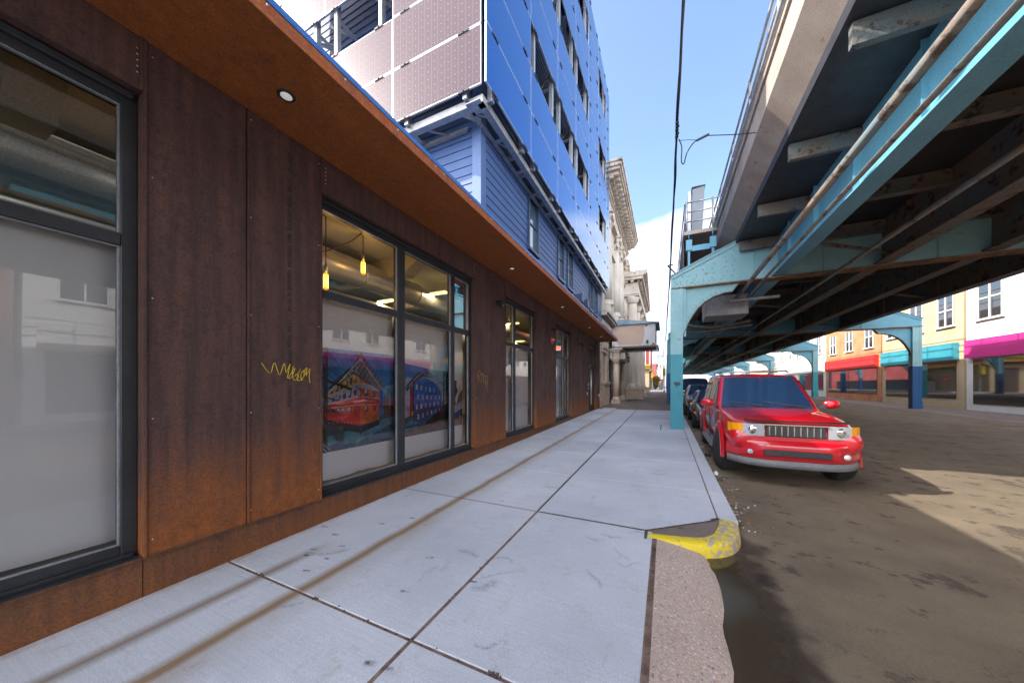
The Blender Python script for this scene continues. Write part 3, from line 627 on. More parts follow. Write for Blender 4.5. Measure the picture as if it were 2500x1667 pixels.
# prints: flat coloured shapes traced as (column, row) on each picture
PC = dict(sky=(.03, .15, .42), sky2=(.16, .30, .50), pink=(.30, .24, .32), road=(.035, .07, .11), walk=(.06, .17, .24), red=(.34, .035, .03), dred=(.20, .03, .03), org=(.36, .10, .03), yel=(.50, .25, .03), lil=(.28, .28, .42), win=(.03, .05, .09),
          lit=(.5, .55, .6), pvk=(.02, .03, .05), steel=(.45, .46, .5), blu=(.02, .11, .36), dblu=(.015, .05, .15), pole=(.02, .016, .016), dark=(.02, .022, .03), grn=(.05, .07, .04), brn=(.10, .05, .03))
PM = {k: worn('print_ink_'+k, tuple(min(.85, q_*1.2) for q_ in v), tuple(min(.9, q_*2.6+.012) for q_ in v), .5, 7, 0, (tuple(q_*.5 for q_ in v), .62), .0003, 1, 55) for k, v in PC.items()}; keys = list(PC)
def picture(shapes, y0, y1, z0, z1, box, label, X):
    mb = MB(); x0_, y0_, x1_, y1_ = box; lay = 0
    def c(p, lay): return (X+lay*.00016, y0+(y1-y0)*(p[0]-x0_)/(x1_-x0_), z1+(z0-z1)*(p[1]-y0_)/(y1_-y0_))
    for k, *pts in shapes:
        mb.k = keys.index(k); lay += 1
        if isinstance(pts[0], (int, float)):       # line: width, points
            wd, L = pts[0], pts[1:]
            for a, b in zip(L, L[1:]):
                d = Vector((b[0]-a[0], b[1]-a[1])).normalized(); n = Vector((-d.y, d.x))*wd/2
                mb.quad(c((a[0]-n.x, a[1]-n.y), lay), c((a[0]+n.x, a[1]+n.y), lay), c((b[0]+n.x, b[1]+n.y), lay), c((b[0]-n.x, b[1]-n.y), lay)); lay += .2
        else: mb.quad(*[c(p, lay) for p in pts])
    return tag(mb.build('window_poster', [PM[k] for k in keys], fixn=False), label, 'poster', 'printed building pictures in the big window')
def lerp(a, b, t): return (a[0]+(b[0]-a[0])*t, a[1]+(b[1]-a[1])*t)
def face(S, k, tl, tr, br, bl): S.append((k, tl, tr, br, bl))
def winrow(S, tl, tr, br, bl, cols, v0, v1, k='win', wd=.5):
    for i in range(cols):
        a, b = (i+.5-wd/2)/cols, (i+.5+wd/2)/cols
        P = lambda u, v: lerp(lerp(tl, tr, u), lerp(bl, br, u), v)
        S.append((k, P(a, v0), P(b, v0), P(b, v1), P(a, v1)))
        if i % 2 == 0: S.append(('lit', P(a, v0), P((a+b)/2, v0), P((a+b)/2, v0+(v1-v0)*.6), P(a, v0+(v1-v0)*.6)))
# rectified picture space: 0..100 across, 0..100 down
S = [('sky', (0, 0), (100, 0), (100, 45), (0, 45)), ('sky2', (0, 45), (100, 35), (100, 62), (0, 62)), ('pink', (55, 55), (100, 50), (100, 75), (55, 75)),
     ('road', (0, 74), (100, 66), (100, 100), (0, 100)), ('walk', (30, 82), (100, 72), (100, 79), (45, 96), (30, 95)), ('walk', (0, 86), (16, 84), (22, 92), (0, 96)),
     ('grn', (66, 62), (82, 58), (100, 60), (100, 70), (66, 72))]
S += [('blu', (76, 32), (82, 38), (82, 70), (76, 72))]
# facades of the building: left face recedes to the left, right face to the right
tiers = [('yel', 'org', 20, 33), ('lil', 'lil', 33, 38), ('lil', 'org', 38, 48), ('red', 'red', 48, 56), ('red', 'org', 56, 66), ('red', 'org', 66, 78)]
def LZ(z): return 60+(z-60)*.42   # height at the far left
def RZ(z): return 62+(z-62)*.80
for a, b, z0_, z1_ in tiers:
    S.append((a, (5, LZ(z0_)), (49, z0_), (49, z1_), (5, LZ(z1_)))); S.append((b, (49, z0_), (76, RZ(z0_)), (76, RZ(z1_)), (49, z1_)))
for z0_, z1_, cols in ((22, 32, 7), (38, 47, 6), (57, 65, 6)):
    winrow(S, (7, LZ(z0_)), (46, z0_), (46, z1_), (7, LZ(z1_)), cols, .15, .9); winrow(S, (52, z0_), (74, RZ(z0_)), (74, RZ(z1_)), (52, z1_), 2, .1, .9, wd=.3)
for z in (33, 48, 56): S.append(('steel', .7, (5, LZ(z)), (49, z), (76, RZ(z))))
S += [('dark', (8, 68), (49, 79), (76, 74), (76, 80), (50, 86), (8, 76))]
for i in range(12): S.append(('lit', .8, (12+i*4.3, 72+i*.35), (12.7+i*4.3, 72+i*.35)))
# solar canopy
S += [('pvk', (36, 22), (49, 1), (84, 37), (76, 41)), ('pvk', (5, 44), (20, 30), (36, 17), (41, 22), (22, 36), (7, 48))]
for i in range(1, 8): t_ = i/8; S.append(('steel', .35, lerp((36, 22), (49, 1), t_), lerp((76, 41), (84, 37), t_)))
for i in range(1, 9): t_ = i/9; S.append(('steel', .35, lerp((36, 22), (76, 41), t_), lerp((49, 1), (84, 37), t_)))
S += [('steel', 1.0, (5, 50), (49, 8), (80, 42)), ('steel', .9, (5, 47), (40, 20))]
for x in (12, 20, 28, 36, 44): S.append(('steel', .7, (x, 50-(x-5)*.95+3), (x, LZ(20)+(x-5)/44*(20-LZ(20)))))
S += [('pole', 4.2, (8.5, -2), (8, 100)), ('pole', 2.4, (-2, 26), (12, 32), (38, 40)), ('pole', 1.4, (-1, 45), (22, 51)), ('pole', .5, (9, 2), (60, 52), (82, 62)), ('pole', .5, (0, 14), (40, 36), (78, 56)), ('pole', .5, (0, 20), (70, 60)), ('pole', .6, (0, 52), (9, 55), (25, 66)),
      ('pole', .9, (88, 38), (87, 74)), ('pole', .7, (83, 46), (83, 74)), ('pole', .7, (94, 44), (94, 70)), ('steel', .35, (2, 88), (14, 99)), ('steel', .35, (0, 90), (10, 100)), ('pole', 1.2, (24, 70), (25, 92)), ('grn', (22, 78), (27, 76), (28, 88), (23, 90)), ('win', (48, 80), (50, 79), (50, 88), (48, 88))]
SA = [tuple([s[0]]+[p if not isinstance(p, tuple) else (max(-.5, min(100.5, p[0])), max(-.5, min(100.5, p[1]))) for p in s[1:]]) for s in S]
picture(SA, 2.53, 3.77, .73, 2.02, (0, 0, 100, 100), 'printed picture of a red, orange and yellow corner building under a solar canopy', PX+.02)
S = [('sky2', (0, -20), (60, -12), (100, -10), (100, 45), (0, 45)), ('sky', (0, -20), (45, -14), (60, 0), (0, 8)), ('pink', (60, 40), (100, 38), (100, 62), (60, 62)), ('road', (0, 62), (100, 50), (100, 100), (0, 100)), ('dark', (45, 80), (92, 50), (100, 52), (100, 84), (45, 96)),
     ('walk', (0, 84), (40, 80), (90, 46), (88, 43), (38, 70), (0, 78)), ('brn', (8, 92), (75, 80), (100, 82), (100, 100), (0, 100))]
S += [('lil', (3, 38), (15, 22), (15, 66), (3, 70)), ('dred', (14, 20), (21, 16), (21, 72), (14, 70)), ('blu', (21, 12), (38, 0), (62, 10), (79, 30), (79, 58), (62, 64), (38, 82), (21, 76)), ('dblu', (21, 50), (38, 52), (62, 50), (79, 52), (79, 60), (62, 64), (38, 82), (21, 76))]
for r in range(4):
    for k in range(6):
        x = 25+k*9+(r % 2)*3; sc_ = 1-.07*k
        y = (14+r*17)*sc_+45*(1-sc_)
        if x < 74: S.append(('lil' if (k+r) % 3 else 'lit', (x, y), (x+3.2*sc_, y), (x+3.2*sc_, y+9*sc_), (x, y+9*sc_)))
S += [('pvk', (5, 20), (20, 2), (34, -8), (50, -6), (64, 2), (58, 4), (40, 0), (20, 12), (8, 26)), ('steel', .7, (6, 22), (36, -6), (62, 2), (80, 30)), ('steel', .5, (50, 0), (80, 27)), ('steel', .5, (50, -5), (82, 26)), ('steel', .35, (12, 18), (30, -2)), ('steel', .35, (56, 0), (62, 12)), ('steel', .35, (66, 7), (72, 22)),
      ('pole', 1.3, (20, 6), (20, 82)), ('pole', 2.2, (84, -10), (83, 70)), ('pole', 1.9, (90, -10), (91, 72)), ('pole', 1.1, (60, 32), (98, 22)), ('pole', .6, (30, 38), (98, 18)), ('pole', .6, (66, 14), (98, 40)), ('sigx' if 0 else 'yel', (16, 60), (19.5, 60), (19.5, 66), (16, 66))]
SB = [tuple([s[0]]+[p if not isinstance(p, tuple) else (max(-.5, min(100.5, p[0])), p[1]) for p in s[1:]]) for s in S]
picture(SB, 3.92, 5.20, .73, 1.72, (0, 0, 100, 100), 'printed picture of a dark blue corner apartment building with poles and wires', PX+.02)
S = [('brn', (0, 0), (30, 0), (70, 30), (100, 20), (100, 100), (0, 100)), ('dark', (0, 0), (50, 0), (35, 60), (0, 80)), ('steel', (35, 40), (85, 5), (90, 12), (45, 55)), ('lil', (30, 55), (100, 45), (100, 62), (35, 75)), ('dblu', (30, 72), (100, 62), (100, 78), (30, 82)), ('yel', (74, 80), (84, 79), (84, 84), (74, 84))]
picture(S, 5.22, 5.62, .76, 1.66, (0, 0, 100, 100), 'dim brown and grey printed street picture in the narrow right pane', PX+.02)

# wall fittings
def sec_cam(y, z, label):
    t = thing('security_camera', label, 'camera', (FX, y, z), 'black security cameras on the rust wall')
    mb = MB(); mb.box((FX, y-.06, z-.05), (FX+.03, y+.06, z+.06)); mb.box((FX+.03, y-.03, z+.01), (FX+.13, y+.03, z+.055)); mb.build('mount', M['black'], t, .008, 2)
    mb = MB(); mb.lathe((FX+.13, y, z-.03), [(.02, .075), (.058, .06), (.062, 0), (.055, -.01)], 18); mb.build('housing', M['black'], t)
    mb = MB(); mb.lathe((FX+.13, y, z-.04), [(.05, 0), (.047, -.022), (.033, -.04), (.01, -.05)], 18); mb.build('lens_dome', M['darkglass'], t)
sec_cam(6.72, 3.47, 'black security camera on the pier right of the big picture window')
sec_cam(10.78, 3.48, 'black security camera above the red alarm strobe')
sec_cam(14.75, 3.44, 'black security camera on the pier left of the glass door')
sec_cam(18.0, 3.86, 'black security camera above the glass door')
t = thing('alarm_strobe', 'red fire alarm strobe below a camera on the rust wall', 'alarm', (FX, 10.68, 3.1))
mb = MB(); mb.box((FX, 10.60, 3.0), (FX+.055, 10.76, 3.2)); mb.build('housing', M['redplastic'], t, .012, 3)
mb = MB(); mb.lathe((FX+.055, 10.72, 3.13), [(.045, 0), (.04, .03), (.02, .042)], 16, 'x'); mb.build('strobe_lens', M['whitep'], t)
t = thing('wall_intercom', 'tall black intercom panel on the pier beside the door', 'intercom', (FX, 16.35, 1.5))
mb = MB(); mb.box((FX, 16.27, 1.32), (FX+.05, 16.42, 1.75)); mb.build('panel', M['black'], t, .006, 2)
mb = MB(); mb.box((FX+.05, 16.30, 1.38), (FX+.056, 16.38, 1.46)); mb.box((FX+.05, 16.3, 1.55), (FX+.056, 16.38, 1.68)); mb.build('keypad', M['alu'], t)
mb = MB(); mb.box((FX, 16.28, 1.1), (FX+.012, 16.42, 1.24)); tag(mb.build('door_notice', M['whitep']), 'small white notice stuck below the intercom panel', 'notice')
for y, z, lb in ((16.42, 2.62, 'black box lamp high on the wall just left of the glass door'), (19.15, 2.45, 'black box lamp on the rust wall right of the glass door')):
    t = thing('wall_lamp', lb, 'wall lamp', (FX, y, z), 'black box wall lamps beside the door'); mb = MB(); mb.box((FX, y-.05, z-.1), (FX+.08, y+.05, z+.1)); mb.build('housing', M['black'], t, .006, 2)
    mb = MB(); mb.box((FX+.015, y-.04, z-.106), (FX+.07, y+.04, z-.1)); mb.build('diffuser', M['whitep'], t)
mb = MB(); mb.box((FX, 19.3, .92), (FX+.12, 19.55, 1.08)); mb.tube([(FX+.06, 19.42, .92), (FX+.06, 19.42, .75)], .02, 8); tag(mb.build('utility_box', M['galv'], None, .005, 1), 'small grey metal utility box at the far end of the rust wall', 'utility box')

# upper storeys: lap siding in boards, trim, windows
SX = -3.45; SY = 5.80; TOP = 18.35; BY = 19.62
mb = MB(); mb.box((-14, SY+.05, 4.27), (SX-.05, BY-.02, TOP-.301)); mb.build('upper_body', M['navy'], B)
up = [(8.32, 9.13), (11.04, 11.82), (12.28, 13.12), (16.28, 17.1), (17.52, 18.42)]
ops = [i for i in up]
mb = MB(); z = 4.28; k = 0
while z < TOP-.35:
    segs = [(6.0, 19.42)]
    for (zz0, zz1) in ((5.36, 7.0), (8.75, 10.35), (12.05, 13.65), (15.4, 16.95)):
        if z+.18 > zz0 and z < zz1:
            segs = []; c0 = 6.0
            for a, b in up: segs.append((c0, a)); c0 = b
            segs.append((c0, 19.42))
    for a, b in segs: mb.add([(SX-.04, a, z), (SX-.04, b, z), (SX+.004, b, z), (SX+.004, a, z), (SX-.04, a, z+.181), (SX-.04, b, z+.181), (SX-.008, b, z+.181), (SX-.008, a, z+.181)], [(0,1,2,3),(4,7,6,5),(3,2,6,7),(0,3,7,4),(1,5,6,2)])
    if z > 4.3: mb.add([(-14, SY+.04, z), (-3.66, SY+.04, z), (-3.66, SY-.004, z), (-14, SY-.004, z), (-14, SY+.04, z+.181), (-3.66, SY+.04, z+.181), (-3.66, SY+.008, z+.181), (-14, SY+.008, z+.181)], [(0,1,2,3),(4,7,6,5),(3,2,6,7),(0,3,7,4),(1,5,6,2)])
    z += .19
mb.build('siding', M['siding'], B)
mb = MB(); mb.box((SX-.2, SY-.012, 4.2), (SX+.012, 6.0, TOP-.35)); mb.box((SX-.05, 19.42, 4.2), (SX+.01, BY, TOP-.35)); mb.build('corner_trim', M['trimblue'], B)
for j, (z0_, z1_) in enumerate(((5.36, 7.0), (8.75, 10.35), (12.05, 13.65), (15.4, 16.95))):
    for a, b in up:
        r = MB(); r.box((SX-.06, a, z0_), (SX+.05, a+.07, z1_)); r.box((SX-.06, b-.07, z0_), (SX+.05, b, z1_)); r.box((SX-.06, a+.07, z1_-.07), (SX+.05, b-.07, z1_)); r.box((SX-.06, a-.01, z0_-.03), (SX+.075, b+.01, z0_+.05))
        r.box((SX-.06, a+.07, (z0_+z1_)/2-.02), (SX-.02, b-.07, (z0_+z1_)/2+.02))
        o = r.build('upper_window', M['navy'], B)
        g = MB(); g.quad((SX-.045, a+.07, z0_+.05), (SX-.045, b-.07, z0_+.05), (SX-.045, b-.07, z1_-.07), (SX-.045, a+.07, z1_-.07)); g.build('pane', M['blueglass'], o)
for y, z in ((12.75, 4.86), (13.75, 4.86)):
    mb = MB(); mb.box((SX, y-.12, z), (-3.02, y+.12, z+.29)); mb.box((-3.02, y-.15, z-.015), (-2.93, y+.15, z+.305)); mb.build('vent_hood', M['navy'], B, .006, 1)
# solar panel screen
PXs = -2.95; PY = 5.15; ROW = 1.112; Z0 = 7.09
ycol = [5.15, 7.33, 9.50, 11.70, 13.90, 16.10, 18.32, 19.45]; xcol = [-3.05, -5.23, -7.41, -9.59, -11.77, -13.9]
rows = [Z0+ROW*i for i in range(11)]
def panel(p, u, v, wd, ht, nrm, m):
    # p corner, u,v directions, thin glass laminate with an aluminium edge
    me = bpy.data.meshes.new('solar_panel'); p, u, v, n = map(Vector, (p, u, v, nrm)); g = .008
    c = [p+u*a+v*b for a, b in ((g, g), (wd-g, g), (wd-g, ht-g), (g, ht-g))]
    e = .013; ci = [p+u*a+v*b for a, b in ((g+e, g+e), (wd-g-e, g+e), (wd-g-e, ht-g-e), (g+e, ht-g-e))]
    tl_ = [Vector(n)*random.uniform(-.003, .003) for _ in c]; c = [a_+b_ for a_, b_ in zip(c, tl_)]; ci = [a_+b_ for a_, b_ in zip(ci, tl_)]
    og = origin(B); V_ = [x-n*.035-og for x in c]+[x-og for x in c]+[x+n*.001-og for x in ci]
    F_ = [(3,2,1,0), (0,1,5,4), (1,2,6,5), (2,3,7,6), (3,0,4,7), (4,5,9,8), (5,6,10,9), (6,7,11,10), (7,4,8,11), (8,9,10,11)]
    me.from_pydata(V_, [], F_); me.materials.append(M['alu']); me.materials.append(m); me.polygons[9].material_index = 1
    uv = me.uv_layers.new(name='UVMap'); L = me.polygons[9].loop_indices
    for li, q_ in zip(L, ((0, 0), (wd, 0), (wd, ht), (0, ht))): uv.data[li].uv = q_
    o = bpy.data.objects.new('solar_panel', me); COL.objects.link(o); o.parent = B; ORG[o.name] = og; return o
openings = {(c, r) for c in (1, 2, 3, 5) for r in (2, 5, 8)}
for c in range(7):
    for r in range(10):
        if (c, r) in openings: continue
        panel((PXs, ycol[c], rows[r]), (0, 1, 0), (0, 0, 1), ycol[c+1]-ycol[c], ROW, (1, 0, 0), M['pv'])
for c in range(3):
    for r in range(10):
        if c >= 1 and r in (2, 5, 8): continue
        panel((xcol[c], PY, rows[r]), (-1, 0, 0), (0, 0, 1), 2.18, ROW, (0, -1, 0), M['pv_end'])
# rails, clips and brackets carrying the screen
rl = MB(); cl = MB(); br = MB()
def rail_y(y, za, zb):
    x = PXs-.04
    rl.cut(); rl.box((x-.035, y-.045, za), (x, y+.045, zb)); rl.box((x-.11, y-.045, za), (x-.035, y-.035, zb)); rl.box((x-.11, y+.035, za), (x-.035, y+.045, zb)); rl.box((x-.11, y-.012, za), (x-.035, y-.002, zb))
def rail_x(xx, za, zb):
    y = PY+.04
    rl.cut(); rl.box((xx-.045, y, za), (xx+.045, y+.035, zb)); rl.box((xx-.045, y+.035, za), (xx-.035, y+.11, zb)); rl.box((xx+.035, y+.035, za), (xx+.045, y+.11, zb)); rl.box((xx-.012, y+.035, za), (xx-.002, y+.11, zb))
for c in range(7):
    wd = ycol[c+1]-ycol[c]
    for f in ((.16, .84) if wd > 2 else (.5,)):
        y = ycol[c]+wd*f; rail_y(y, Z0-.10, rows[10]+.1)
        for r in range(11): cl.cut(); cl.box((PXs-.01, y-.12, rows[r]-.022), (PXs+.014, y+.12, rows[r]+.022)); cl.lathe((PXs+.014, y, rows[r]), [(.018, 0), (.014, .012)], 8, 'x')
        for zl in [Z0-.12]+[rows[q_]+d for q_ in (2, 5, 8) for d in (-.05, ROW-.1)]:
            low = zl < Z0
            br.cut(); br.box((SX, y-.05, zl-.06), (PXs-.15, y+.05, zl-.05)); br.box((SX, y+.042, zl-.06), (PXs-.15, y+.05, zl+.06)); br.bar((SX+.02, y, zl+.02), (PXs-.16, y, zl-(.0 if low else -.35)), .03, .03)
    if wd > 2:
        a, b = ycol[c]+wd*.16, ycol[c]+wd*.84
br.cut(); br.box((PXs-.16, PY+.15, Z0-.20), (PXs-.15, BY-.2, Z0-.06)); br.box((PXs-.28, PY+.15, Z0-.205), (PXs-.15, BY-.2, Z0-.20))
for c in range(7):
    for y in (ycol[c]+.05, ycol[c]+(ycol[c+1]-ycol[c])*.5):
        br.cut(); br.box((SX+.012, y, Z0-.22), (PXs-.17, y+.1, Z0-.21)); br.bar((SX+.03, y+.05, Z0-.16), (PXs-.2, y+.55, Z0-.16), .05, .01)
br.cut(); br.box((SX+.013, PY+.6, Z0-.24), (SX+.1, BY-.2, Z0-.225)); br.box((SX+.013, PY+.65, Z0-.225), (SX+.022, BY-.2, Z0-.12))
for c in range(3):
    for f in (.18, .84):
        xx = xcol[c]-2.18*f; rail_x(xx, Z0-.10, rows[10])
        for r in range(11): cl.cut(); cl.box((xx-.12, PY-.014, rows[r]-.022), (xx+.12, PY+.01, rows[r]+.022)); cl.lathe((xx, PY-.026, rows[r]), [(.014, 0), (.018, .012)], 8, 'y')
        for zl in [Z0-.12]+[rows[q_]+d for q_ in (2, 5, 8) for d in (-.05, ROW-.1)]:
            br.cut(); br.box((xx-.05, PY+.15, zl-.06), (xx+.05, SY, zl-.05)); br.bar((xx, SY-.01, zl+.02), (xx-.35, PY+.16, zl), .03, .09)
br.cut(); br.box((-11.8, PY+.14, Z0-.2), (PXs-.15, PY+.15, Z0-.06)); br.box((-11.8, PY+.15, Z0-.205), (PXs-.15, PY+.28, Z0-.20)); br.box((-11.8, SY-.1, Z0-.24), (SX-.3, SY-.013, Z0-.225)); br.box((-11.8, SY-.023, Z0-.225), (SX-.3, SY-.013, Z0-.11))
for c in range(5):
    for d_ in (.55, 1.6): xx = -3.05-c*2.18-d_; br.cut(); br.bar((xx, PY+.2, Z0-.16), (xx+.45, SY-.02, Z0-.16), .05, .012)
rl.build_split('panel_rail', M['alu'], B); cl.build_split('panel_clip', M['black'], B); br.build_split('panel_bracket', M['galv'], B, 99)
mb = MB(); mb.box((SX+.003, 19.40, Z0-.1), (PXs-.13, 19.43, 18.2)); mb.build('screen_end_closure', M['navy'], B)
mb = MB(); mb.box((-14, PY+.16, 18.16), (PXs-.13, 19.39, 18.2)); mb.box((-14, SY+.05, TOP-.3), (SX-.05, BY-.02, 18.155)); mb.build('roof_deck', M['navy'], B)
# wing of the ground floor behind the frame: roof edge
mb = MB(); mb.box((-14, -5.3, 4.146), (-3.62, 5.79, 4.26)); mb.box((-14, -5.35, 0), (-9.8, 19.6, 3.9)); mb.build('terrace_roof', M['darkmetal'], B)
# ================================================================== STONE BANK
K = thing('stone_bank', 'pale limestone bank with heavy bracketed cornice and giant columns beyond the blue panels', 'building', (-3.7, 20, 0))
g20 = slope(20)
mb = MB(); mb.box((-16, 19.75, 0), (-3.78, 32.5, 14.2)); mb.box((-3.78, 19.8, 5.6), (-3.6, 32.4, 5.75)); mb.build('wall', M['stone'], K)
for part_ in (0, 1):
    mb = MB(); z = .95+g20
    while z < 5.4:                                        # rusticated courses with openings left free
        for a, b in (((19.75, 20.9), (22.9, 24.0)), ((28.2, 29.3), (31.2, 32.5)))[part_]: mb.box((-3.779, a, z+.02), (-3.66, b, z+.46))
        if z > 3.6 and not part_: mb.box((-3.779, 20.9, z+.02), (-3.70, 22.9, z+.46))
        z += .48
    if part_: mb.box((-3.779, 28.3, 0), (-3.62, 32.5, 1.12+g20))
    else: mb.box((-3.779, 19.75, 0), (-3.62, 24.0, 1.12+g20)); mb.box((-3.62, 19.76, 1.10+g20), (-3.585, 24.0, 1.17+g20))
    mb.build('rusticated_base', M['stonewarm'], K, .012, 1)
o = MB(); o.box((-3.779, 21.2, 1.9), (-3.72, 22.6, 3.6)); o.build('niche_window', M['darkglass'], K)
mb = MB(); mb.box((-3.778, 21.0, 1.75), (-3.60, 21.2, 3.7)); mb.box((-3.778, 22.6, 1.75), (-3.60, 22.8, 3.7)); mb.box((-3.778, 20.95, 3.7), (-3.55, 22.85, 3.95)); mb.box((-3.778, 20.9, 3.95), (-3.48, 22.9, 4.05))
mb.box((-3.778, 20.9, 1.72), (-3.36, 22.9, 1.82)); mb.box((-3.778, 21.0, 1.62), (-3.42, 22.8, 1.72)); mb.box((-3.778, 21.15, 1.25), (-3.5, 21.45, 1.62)); mb.box((-3.778, 22.35, 1.25), (-3.5, 22.65, 1.62))
mb.build('window_surround', M['stonewarm'], K, .01, 1)
# string course above ground floor, with carved band below
mb = MB(); mb.box((-3.78, 19.8, 5.76), (-3.15, 32.5, 5.9)); mb.box((-3.78, 19.8, 5.9), (-3.05, 32.5, 6.05)); mb.box((-3.78, 19.8, 5.2), (-3.42, 32.5, 5.6))
y = 19.9
while y < 32.3: mb.box((-3.419, y, 5.26), (-3.36, y+.14, 5.54)); y += .26
mb.build('string_course', M['stonedirty'], K, .01, 1)
for yc in (21.3, 25.2, 27.6, 31.4):
    mb = MB(); mb.box((-3.775, yc-.55, 6.05), (-3.08, yc+.55, 6.6)); mb.lathe((-3.45, yc, 6.6), [(.46, 0), (.5, .08), (.46, .16), (.40, .2), (.44, .27), (.40, .34)], 28); mb.build('column_base', M['stone'], K)
    mb = MB(); pr = [(.40, 6.94), (.40, 9), (.385, 10.6), (.34, 11.5)]
    mb.lathe((-3.45, yc, 0), pr, 28); mb.build('giant_column', M['stone'], K)
    mb = MB(); mb.lathe((-3.45, yc, 11.5), [(.35, 0), (.40, .05), (.36, .1), (.37, .5), (.52, .75), (.5, .9)], 28); mb.box((-3.775, yc-.5, 12.35), (-2.95, yc+.5, 12.5))
    for k in range(8):
        a = k*PI/4; mb.lathe((-3.45+.42*math.cos(a), yc+.42*math.sin(a), 11.62), [(.03, 0), (.10, .12), (.05, .22)], 7); mb.lathe((-3.45+.5*math.cos(a+.4), yc+.5*math.sin(a+.4), 12.0), [(.04, 0), (.11, .14), (.06, .28)], 7)
    mb.build('capital', M['stonedirty'], K)
    mb = MB(); mb.box((-3.778, yc+.62, 6.05), (-3.42, yc+1.25, 12.5)); mb.box((-3.778, yc-1.25, 6.05), (-3.42, yc-.62, 12.5)); mb.build('pilaster', M['stone'], K, .01, 1)
for yc in (23.3, 29.5):
    mb = MB(); mb.box((-3.775, yc-.75, 6.8), (-3.74, yc+.75, 10.2)); w_ = mb.build('tall_window', M['darkglass'], K)
    mb = MB(); mb.box((-3.775, yc-.95, 6.6), (-3.6, yc-.75, 10.4)); mb.box((-3.775, yc+.75, 6.6), (-3.6, yc+.95, 10.4)); mb.prism([(-1.15, 10.4), (1.15, 10.4), (0, 11.2)], lambda u, v: (-3.775, yc+u, v), lambda u, v: (-3.25, yc+u, v)); mb.build('window_frame', M['stone'], w_)
mb = MB(); mb.box((-3.79, 19.9, 12.5), (-3.15, 32.4, 12.75)); mb.box((-3.79, 19.9, 12.75), (-3.22, 32.4, 13.0)); mb.box((-3.79, 19.9, 13.0), (-3.32, 32.4, 13.75)); mb.box((-3.79, 19.95, 13.75), (-3.2, 32.35, 13.85)); mb.build('entablature', M['stone'], K, .01, 1)
mb = MB(); y = 20.0
while y < 32.3: mb.box((-3.3, y, 13.86), (-3.1, y+.09, 13.98)); y += .16
mb.build('dentils', M['stonedirty'], K)
mb = MB(); mb.box((-3.79, 20.0, 13.85), (-3.25, 32.3, 14.25)); mb.box((-3.79, 20.15, 14.45), (-2.45+.0, 32.1, 14.62)); mb.box((-3.79, 20.05, 14.62), (-2.36, 32.2, 14.84)); mb.box((-3.79, 19.98, 14.84), (-2.28, 32.3, 14.98)); mb.build('cornice', M['stonedirty'], K, .012, 1)
mb = MB(); y = 20.35
while y < 32.0: mb.cut(); mb.box((-3.2, y, 14.24), (-2.55, y+.26, 14.45)); mb.box((-3.2, y+.02, 14.12), (-2.85, y+.24, 14.24)); y += .60
mb.build_split('modillion', M['stone'], K, bevel=.01, seg=1)
# entrance porch of the bank
Q = thing('bank_porch', 'small stone entrance porch with round column under the marquee box', 'porch', (-3.3, 24.2, g20))
for yc in (24.2, 28.0):
    mb = MB(); mb.box((-3.5, yc-.3, .25), (-2.92, yc+.3, .55)); mb.lathe((-3.21, yc, .55), [(.26, 0), (.28, .06), (.24, .12), (.255, .18), (.215, .24)], 24); mb.lathe((-3.21, yc, .79), [(.21, 0), (.205, 1.2), (.175, 2.35)], 24); 
    mb.lathe((-3.21, yc, 3.14), [(.18, 0), (.21, .04), (.19, .08), (.25, .18), (.24, .24)], 24)
    for s_ in (-1, 1): mb.tube([(-3.21+.19, yc+s_*.2, 3.28), (-3.21-.19, yc+s_*.2, 3.28)], .075, 10)
    mb.box((-3.47, yc-.28, 3.38), (-2.95, yc+.28, 3.44)); mb.build('porch_column', M['stonewarm'], Q)
mb = MB(); mb.box((-3.6, 23.95, 3.441), (-2.94, 28.25, 3.95)); mb.box((-3.6, 23.85, 3.951), (-2.84, 28.35, 4.08)); mb.box((-3.6, 23.75, 4.081), (-2.72, 28.45, 4.2)); mb.box((-2.94, 24.3, 3.45), (-2.6, 24.9, 3.9)); mb.box((-2.94, 27.3, 3.45), (-2.6, 27.9, 3.9)); mb.build('porch_entablature', M['stonedirty'], Q, .015, 1)
mb = MB(); mb.box((-3.7, 24.45, .2), (-3.55, 27.75, 3.44)); mb.build('doorway', M['black'], Q)
mb = MB(); mb.box((-3.6, 24.5, .1), (-2.6, 27.7, .42)); mb.build('step', M['oldwalk'], Q)
mb = MB()
for i in range(3):
    for j in range(6):
        a = 20.05+i*.28; z = .55+g20+j*.115-.2
        mb.k = (i+j) % 2; mb.box((-3.618, a, z+.02), (-3.613, a+.24, z+.10))
tag(mb.build('wall_flyers', [M['whitep'], mat('pink_flyer', (.6, .25, .3), .7)]), 'pink and white paper flyers pasted on the stone base', 'flyers')
